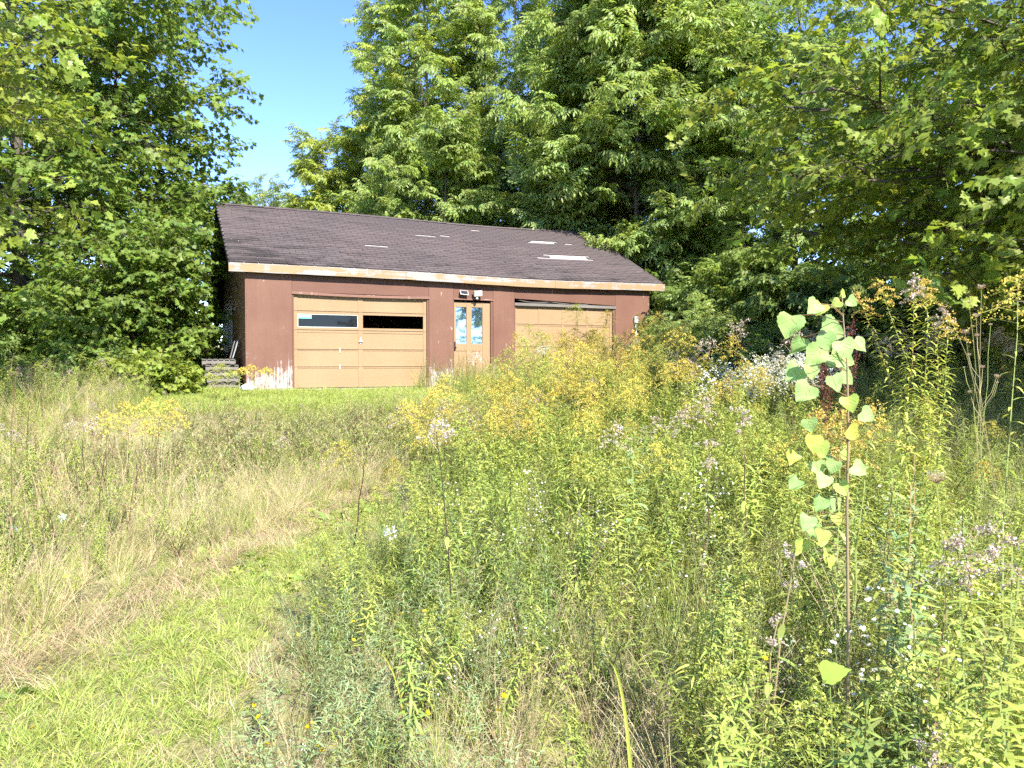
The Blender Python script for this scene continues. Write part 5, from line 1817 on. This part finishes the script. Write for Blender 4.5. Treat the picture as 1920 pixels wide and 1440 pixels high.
# dark reddish dock seed stalks
dk = [MB(), None, MB()]
for i in range(4):
    off = np.array((0.045 * (i - 1.5), 0.03 * (i % 2), 0))
    pts = [p + off for p in curve_stem(rp, 1.55 + 0.09 * (i % 3), 0.10, 6, PI if i < 2 else 0)]
    dk[0].tube(pts, list(np.linspace(0.006, 0.002, 7)), 4, (0.10, 0.04, 0.03), cap=False)
    for k in range(46):
        florets(dk[2], rp, along(pts, 0.45 + 0.55 * k / 46), 7, 0.016, 0.010, [C['rust'], (0.10, 0.03, 0.025), (0.19, 0.07, 0.05)])
plant('dock_plant', 'dark red dock seed stalks behind the large leaved sapling', 'dock', at(1572, 6.6), 6.6, dk)


# wild carrot stalks with dried round heads
def carrot(px, py, Y, label, lean, az, head=0.022, side=2, group=None, seed=0, pale=False):
    r = np.random.default_rng(seed)
    x = at(px, Y)
    H = zpix(py, Y) - float(ground_h(x, Y))
    st, fl = MB(), MB()
    pts = curve_stem(r, H, lean, 7, az)
    c = (0.30, 0.26, 0.12) if not pale else (0.30, 0.34, 0.10)
    st.tube(pts, list(np.linspace(0.0035, 0.0016, 8)), 4, c, cap=False)
    tips = [(pts[-1], head)]
    for k in range(side):
        p = along(pts, 0.60 + 0.13 * k)
        a = r.uniform(0, 2 * PI)
        e = p + unit((math.cos(a), math.sin(a), 2.2)) * r.uniform(0.16, 0.3)
        st.tube([p, (p + e) / 2 + np.array((math.cos(a), math.sin(a), 0)) * 0.02, e], [0.002, 0.0016, 0.0012], 3, c, cap=False)
        tips.append((e, head * 0.65))
    heads = []
    near_fs(Y)
    for (e, s) in tips:
        fl = MB()
        heads.append(fl)
        for k in range(26):     # incurved rays like a bird's nest
            a = k * GOLD
            q = math.sqrt((k + 0.5) / 26)
            t = e + np.array((s * q * math.cos(a), s * q * math.sin(a), s * (0.9 + 0.4 * q * q)))
            md = e + np.array((s * 1.25 * q * math.cos(a), s * 1.25 * q * math.sin(a), s * 0.55))
            fl.tube([e, md, t], [0.0009, 0.0008, 0.0007], 3, (0.38, 0.27, 0.17), cap=False)
            florets(fl, r, t, 3, s * 0.16, s * 0.14, [C['seed'], (0.36, 0.25, 0.17), C['seedpale']] if not pale else [(0.42, 0.42, 0.2), C['seedpale']])
    plant('wild_carrot', label, 'wild carrot', x - lean * math.cos(az), Y, [st] + heads, group, 0.0, ['stem'] + ['petal'] * len(heads), ['stem'] + ['flower_head'] * len(heads))


carrot(1842, 540, 5.6, 'tallest wild carrot stalk with dried round head before the dark wood', 0.03, 0.4, 0.026, 2, None, 1)
carrot(1838, 592, 5.9, 'wild carrot stalk just behind the tallest one', 0.08, 2.0, 0.024, 2, None, 2)
carrot(1824, 566, 6.0, 'thin wild carrot stalk with pale bud left of the tallest one', 0.1, 2.6, 0.014, 1, None, 3, True)
carrot(1792, 604, 5.8, 'left leaning wild carrot stalk with brown head', 0.35, PI, 0.026, 1, None, 4)
carrot(1806, 625, 5.6, 'short left leaning wild carrot with dried head', 0.28, PI, 0.024, 1, None, 5)
carrot(1862, 606, 6.2, 'slim wild carrot with small pale bud at the right of the group', 0.1, 0.2, 0.013, 1, None, 6, True)
carrot(1768, 905, 2.15, 'near wild carrot with closed pale nest shaped head, right foreground', 0.06, 2.8, 0.024, 0, None, 7, True)


# pale seed heads and dark stalks that stand out
def cor(px, py, Y, label, col='seedpale', n=18, spread=0.09, stemcol='brown', leaves=14, seed=0, group=None):
    x = at(px, Y)
    H = zpix(py, Y) - float(ground_h(x, Y)) - 0.03
    near_fs(Y)
    plant('seed_head_plant', label, 'weed', x, Y, corymb(np.random.default_rng(seed), H, col, n, spread, 'green', stemcol, leaves), group)


cor(848, 795, 3.9, 'tall dark stalk with fluffy whitish pink head at the meadow edge', 'seedpale', 26, 0.10, 'darkbrown', 4, 1)
cor(1405, 768, 4.3, 'pinkish grey seed head left of the poplar sapling', 'seed', 20, 0.07, 'brown', 12, 2)
cor(1312, 826, 4.0, 'greyish pink seed head in the middle of the right meadow', 'seed', 18, 0.07, 'brown', 12, 3)
cor(1447, 1015, 2.8, 'pale pink seed head low in the right meadow', 'seedpale', 18, 0.05, 'straw_dark', 10, 4)
cor(1430, 1130, 2.6, 'small greyish seed head below the pale pink one', 'seed', 14, 0.04, 'straw_dark', 10, 5)
cor(1392, 610, 8.5, 'pinkish seed head behind the white flower patch', 'seed', 24, 0.14, 'brown', 20, 6)
cor(1335, 640, 8.8, 'greyish seed head left of the white flower patch', 'seed', 22, 0.13, 'brown', 20, 7)
cor(1490, 625, 7.5, 'pale seed head behind the top of the sapling', 'seed', 20, 0.11, 'brown', 16, 8)
cor(880, 668, 9.0, 'whitish seed head in front of the entry door', 'seedpale', 22, 0.12, 'brown', 18, 9)
cor(1008, 650, 9.6, 'pale pink seed head before the right garage door', 'seedpale', 22, 0.10, 'brown', 18, 10)
cor(712, 990, 4.7, 'white topped weed at the right path edge', 'white', 16, 0.05, 'straw_dark', 14, 11)
for i, (px, py, Y, lb) in enumerate(((1800, 1000, 2.1, 'tan seed plume near the right edge'), (1880, 985, 1.95, 'pinkish fluffy plume at the right edge'), (1765, 1375, 1.75, 'tan drooping seed plume in the lower right corner'))):
    gold_thing(px, py, Y, lb, 'seed', 0.05, PI, 0.45, 'lime', 44, 0.12, None, 90 + i)


# bright upright leafy stalks
def leafy(px, py, Y, label, seed, col='blue', n=46, ln=0.11, w=0.22):
    x = at(px, Y)
    H = zpix(py, Y) - float(ground_h(x, Y))
    a, b, c = goldenrod(np.random.default_rng(seed), H, None, 0.04, col, ln, n, 0.5, None, w, 0.3)
    plant('leafy_stalk', label, 'weed', x, Y, (a, b, c))


leafy(1700, 845, 2.7, 'bright green leafy stalk right of the sapling', 101)
leafy(1672, 885, 2.8, 'shorter leafy stalk beside the bright green one', 102)
leafy(1722, 905, 2.6, 'low leafy stalk in front of the bright green one', 103)
leafy(1757, 1030, 2.2, 'leafy rosette topped stalk near the right edge', 104, 'green', 40, 0.12, 0.2)
leafy(1905, 1010, 1.75, 'large leafy stalk cut by the right edge', 105, 'lime', 60, 0.11, 0.19)
leafy(1885, 1075, 1.8, 'leafy stalk beside the one cut by the right edge', 106, 'green', 56, 0.11, 0.19)
leafy(1860, 1160, 1.9, 'dark green leafy stalk in the lower right', 107, 'mid', 56, 0.10, 0.2)
leafy(1180, 780, 5.0, 'broad leaved milky green stalk among the goldenrod', 108, 'blue', 26, 0.16, 0.32)
leafy(1740, 1400, 1.7, 'five fingered leafy tip at the bottom right', 109, 'green', 20, 0.1, 0.25)

# small yellow hawkweed flowers on thin stems
HW = [(470, 1330, 3.2), (478, 1352, 3.1), (497, 1352, 3.1), (572, 1372, 3.0), (580, 1365, 3.05), (590, 1410, 2.9), (600, 1415, 2.9), (495, 1405, 2.9), (800, 1345, 2.95), (945, 1312, 2.8),
      (845, 1195, 3.6), (795, 1150, 3.8), (750, 1155, 3.7), (660, 1205, 3.6), (556, 1195, 3.9), (605, 1140, 4.1), (585, 1190, 3.9), (63, 1265, 3.9), (48, 1405, 3.2), (118, 1083, 5.0),
      (1230, 820, 6.2), (1440, 1240, 2.4), (935, 1340, 2.75), (460, 1435, 2.8), (660, 1170, 3.8)]
hk = MB()
hs = MB()
for k in range(16):
    a = 2 * PI * k / 16
    hk.strip((0, 0, 0), (math.cos(a), math.sin(a), 0.25 + 0.3 * (k % 2)), (-math.sin(a), math.cos(a), 0), 0.0125, 0.0055, 2, 0.3, (0.8, 0.62, 0.02), None, 'oval')
florets(hk, rp, (0, 0, 0.003), 8, 0.002, 0.003, [(0.72, 0.45, 0.02)])
hs.tube([(0.02, 0, -1.0), (0.01, 0.01, -0.5), (0, 0, 0)], [0.0014, 0.0012, 0.0010], 3, (0.2, 0.22, 0.07), cap=False)
hk_me, hs_me = hk.mesh('bloom', M['petal']), hs.mesh('stem', M['stem'])
for i, (px, py, Y) in enumerate(HW):
    x = at(px, Y)
    z = max(zpix(py, Y), float(ground_h(x, Y)) + 0.06)
    g = float(ground_h(x, Y))
    o = empty('hawkweed', (x, Y, g), rp.uniform(0, 6.28))
    tag(o, 'small yellow hawkweed flower on a thin stem near the mown path', 'flower', 'yellow hawkweed flowers')
    a = link(bpy.data.objects.new('bloom', hk_me), o)
    a.location = (0, 0, z - g)
    a.rotation_euler = (rp.uniform(0.2, 0.7), rp.normal(0, 0.2), 0)
    s = rp.uniform(0.9, 1.25)
    a.scale = (s, s, s)
    b = link(bpy.data.objects.new('stem', hs_me), o)
    b.location = (0, 0, z - g)
    b.scale = (1, 1, z - g + 0.01)

# dry brown stalks standing in the weeds on the left
for i in range(26):
    px = (12, 40, 155, 150, 128, 238, 232, 108, 60, 205, 178, 84, 268, 96, 140, 190, 250, 30, 288, 165, 220, 75, 118, 310, 55, 200)[i]
    Y = rp.uniform(5.0, 7.6)
    while at(px, Y) > np.interp(Y, PATH_Y, PATH_L) - 0.55:
        Y += 0.15
    x = at(px, Y)
    if i in (0, 1):
        H = zpix((690, 760)[i], Y) - float(ground_h(x, Y))
    else:
        H = rp.uniform(0.65, 0.98)
    mb = dead_stalk(np.random.default_rng(700 + i), H, int(rp.integers(2, 7)), ('brown', 'darkbrown', 'straw_dark')[i % 3])
    o = mb.build('dry_stalk', M['dry'])
    o.location = (x, Y, float(ground_h(x, Y)) - 0.01)
    tag(o, 'tall bare straw pale stalk arching up at the left edge' if i == 0 else 'shorter bare stalk right of the arching one at the left edge' if i == 1 else 'thin dry brown stalk standing among the left hand weeds', 'stalk', None if i < 2 else 'dry stalks on the left')
dst = dead_stalk(np.random.default_rng(760), 0.95, 3, 'darkbrown').build('dry_stalk', M['dry'])
dst.location = (at(655, 5.0), 5.0, float(ground_h(at(655, 5.0), 5.0)))
tag(dst, 'single thin dark stalk standing at the path edge', 'stalk')

# long arching yellow grass blades
for i, (px, py, Y, px2, py2, w, lb) in enumerate(((1130, 1235, 2.3, 1185, 1440, 0.011, 'broad arching yellow blade in the centre foreground'),
                                                  
                                                  (680, 1217, 3.2, 745, 1235, 0.008, 'single bent yellow blade over the bluish weeds'))):
    x, x2 = at(px, Y), at(px2, Y)
    z, g = zpix(py, Y), float(ground_h(x2, Y))
    m = MB()
    n = 9
    bx = x2 + (x2 - x) * 0.25
    base = np.array((bx, Y, g))
    tip = np.array((x, Y - 0.05, z))
    ctrl = np.array((bx * 0.75 + x * 0.25, Y, z + 0.04))
    pp = [(1 - t) ** 2 * base + 2 * t * (1 - t) * ctrl + t * t * tip for t in np.linspace(0, 1, n + 1)]
    v, f = [], []
    for k, q in enumerate(pp):
        ww = w * 0.5 * (1 - (k / n) ** 2.2) + 0.0006
        v += [q - np.array((ww, 0, -ww * 0.3)), q + np.array((0, 0.003, -0.002)), q + np.array((ww, 0, ww * 0.3))]
    for k in range(n):
        f += [(3 * k, 3 * k + 1, 3 * k + 4, 3 * k + 3), (3 * k + 1, 3 * k + 2, 3 * k + 5, 3 * k + 4)]
    m.add([q - np.array((bx, Y, g)) for q in v], f, (0.45, 0.46, 0.09))
    o = m.build('grass_blade', M['plant'])
    o.location = (bx, Y, g)
    tag(o, lb, 'grass blade')

# one broad heart shaped leaf low on the right, scraps in the left weeds
x, Y = at(1565, 2.3), 2.3
bl = empty('broad_leaved_weed', (x, Y, float(ground_h(x, Y))))
tag(bl, 'low weed with one broad heart shaped leaf in the right foreground', 'weed')
zl = zpix(1270, Y) - float(ground_h(x, Y))
m = MB()
m.tube([(0, 0, 0), (0.01, 0, zl * 0.6), (-0.005, 0, zl)], [0.003, 0.0025, 0.002], 4, (0.2, 0.25, 0.07))
m.build('stem', M['stem'], bl)
m = MB()
m.fan(POPLAR, (-0.03, 0, zl), (1, -0.2, 0.25), (0.1, -0.6, 1), 0.085, (0.25, 0.37, 0.06), 0.1)
m.build('leaf', M['plant'], bl)
crumple('scrap', (at(14, 6.4), 6.4, float(ground_h(at(14, 6.4), 6.4)) + 0.18), (0.05, 0.03, 0.05), 'pale blue scrap caught in the weeds at the left edge', 11, simple_mat('blue scrap', (0.30, 0.42, 0.68), 0.4, 0.4))
crumple('scrap', (at(112, 6.6), 6.6, float(ground_h(at(112, 6.6), 6.6)) + 0.22), (0.035, 0.025, 0.035), 'small whitish blue scrap among the dry stalks', 12, M['litter'])
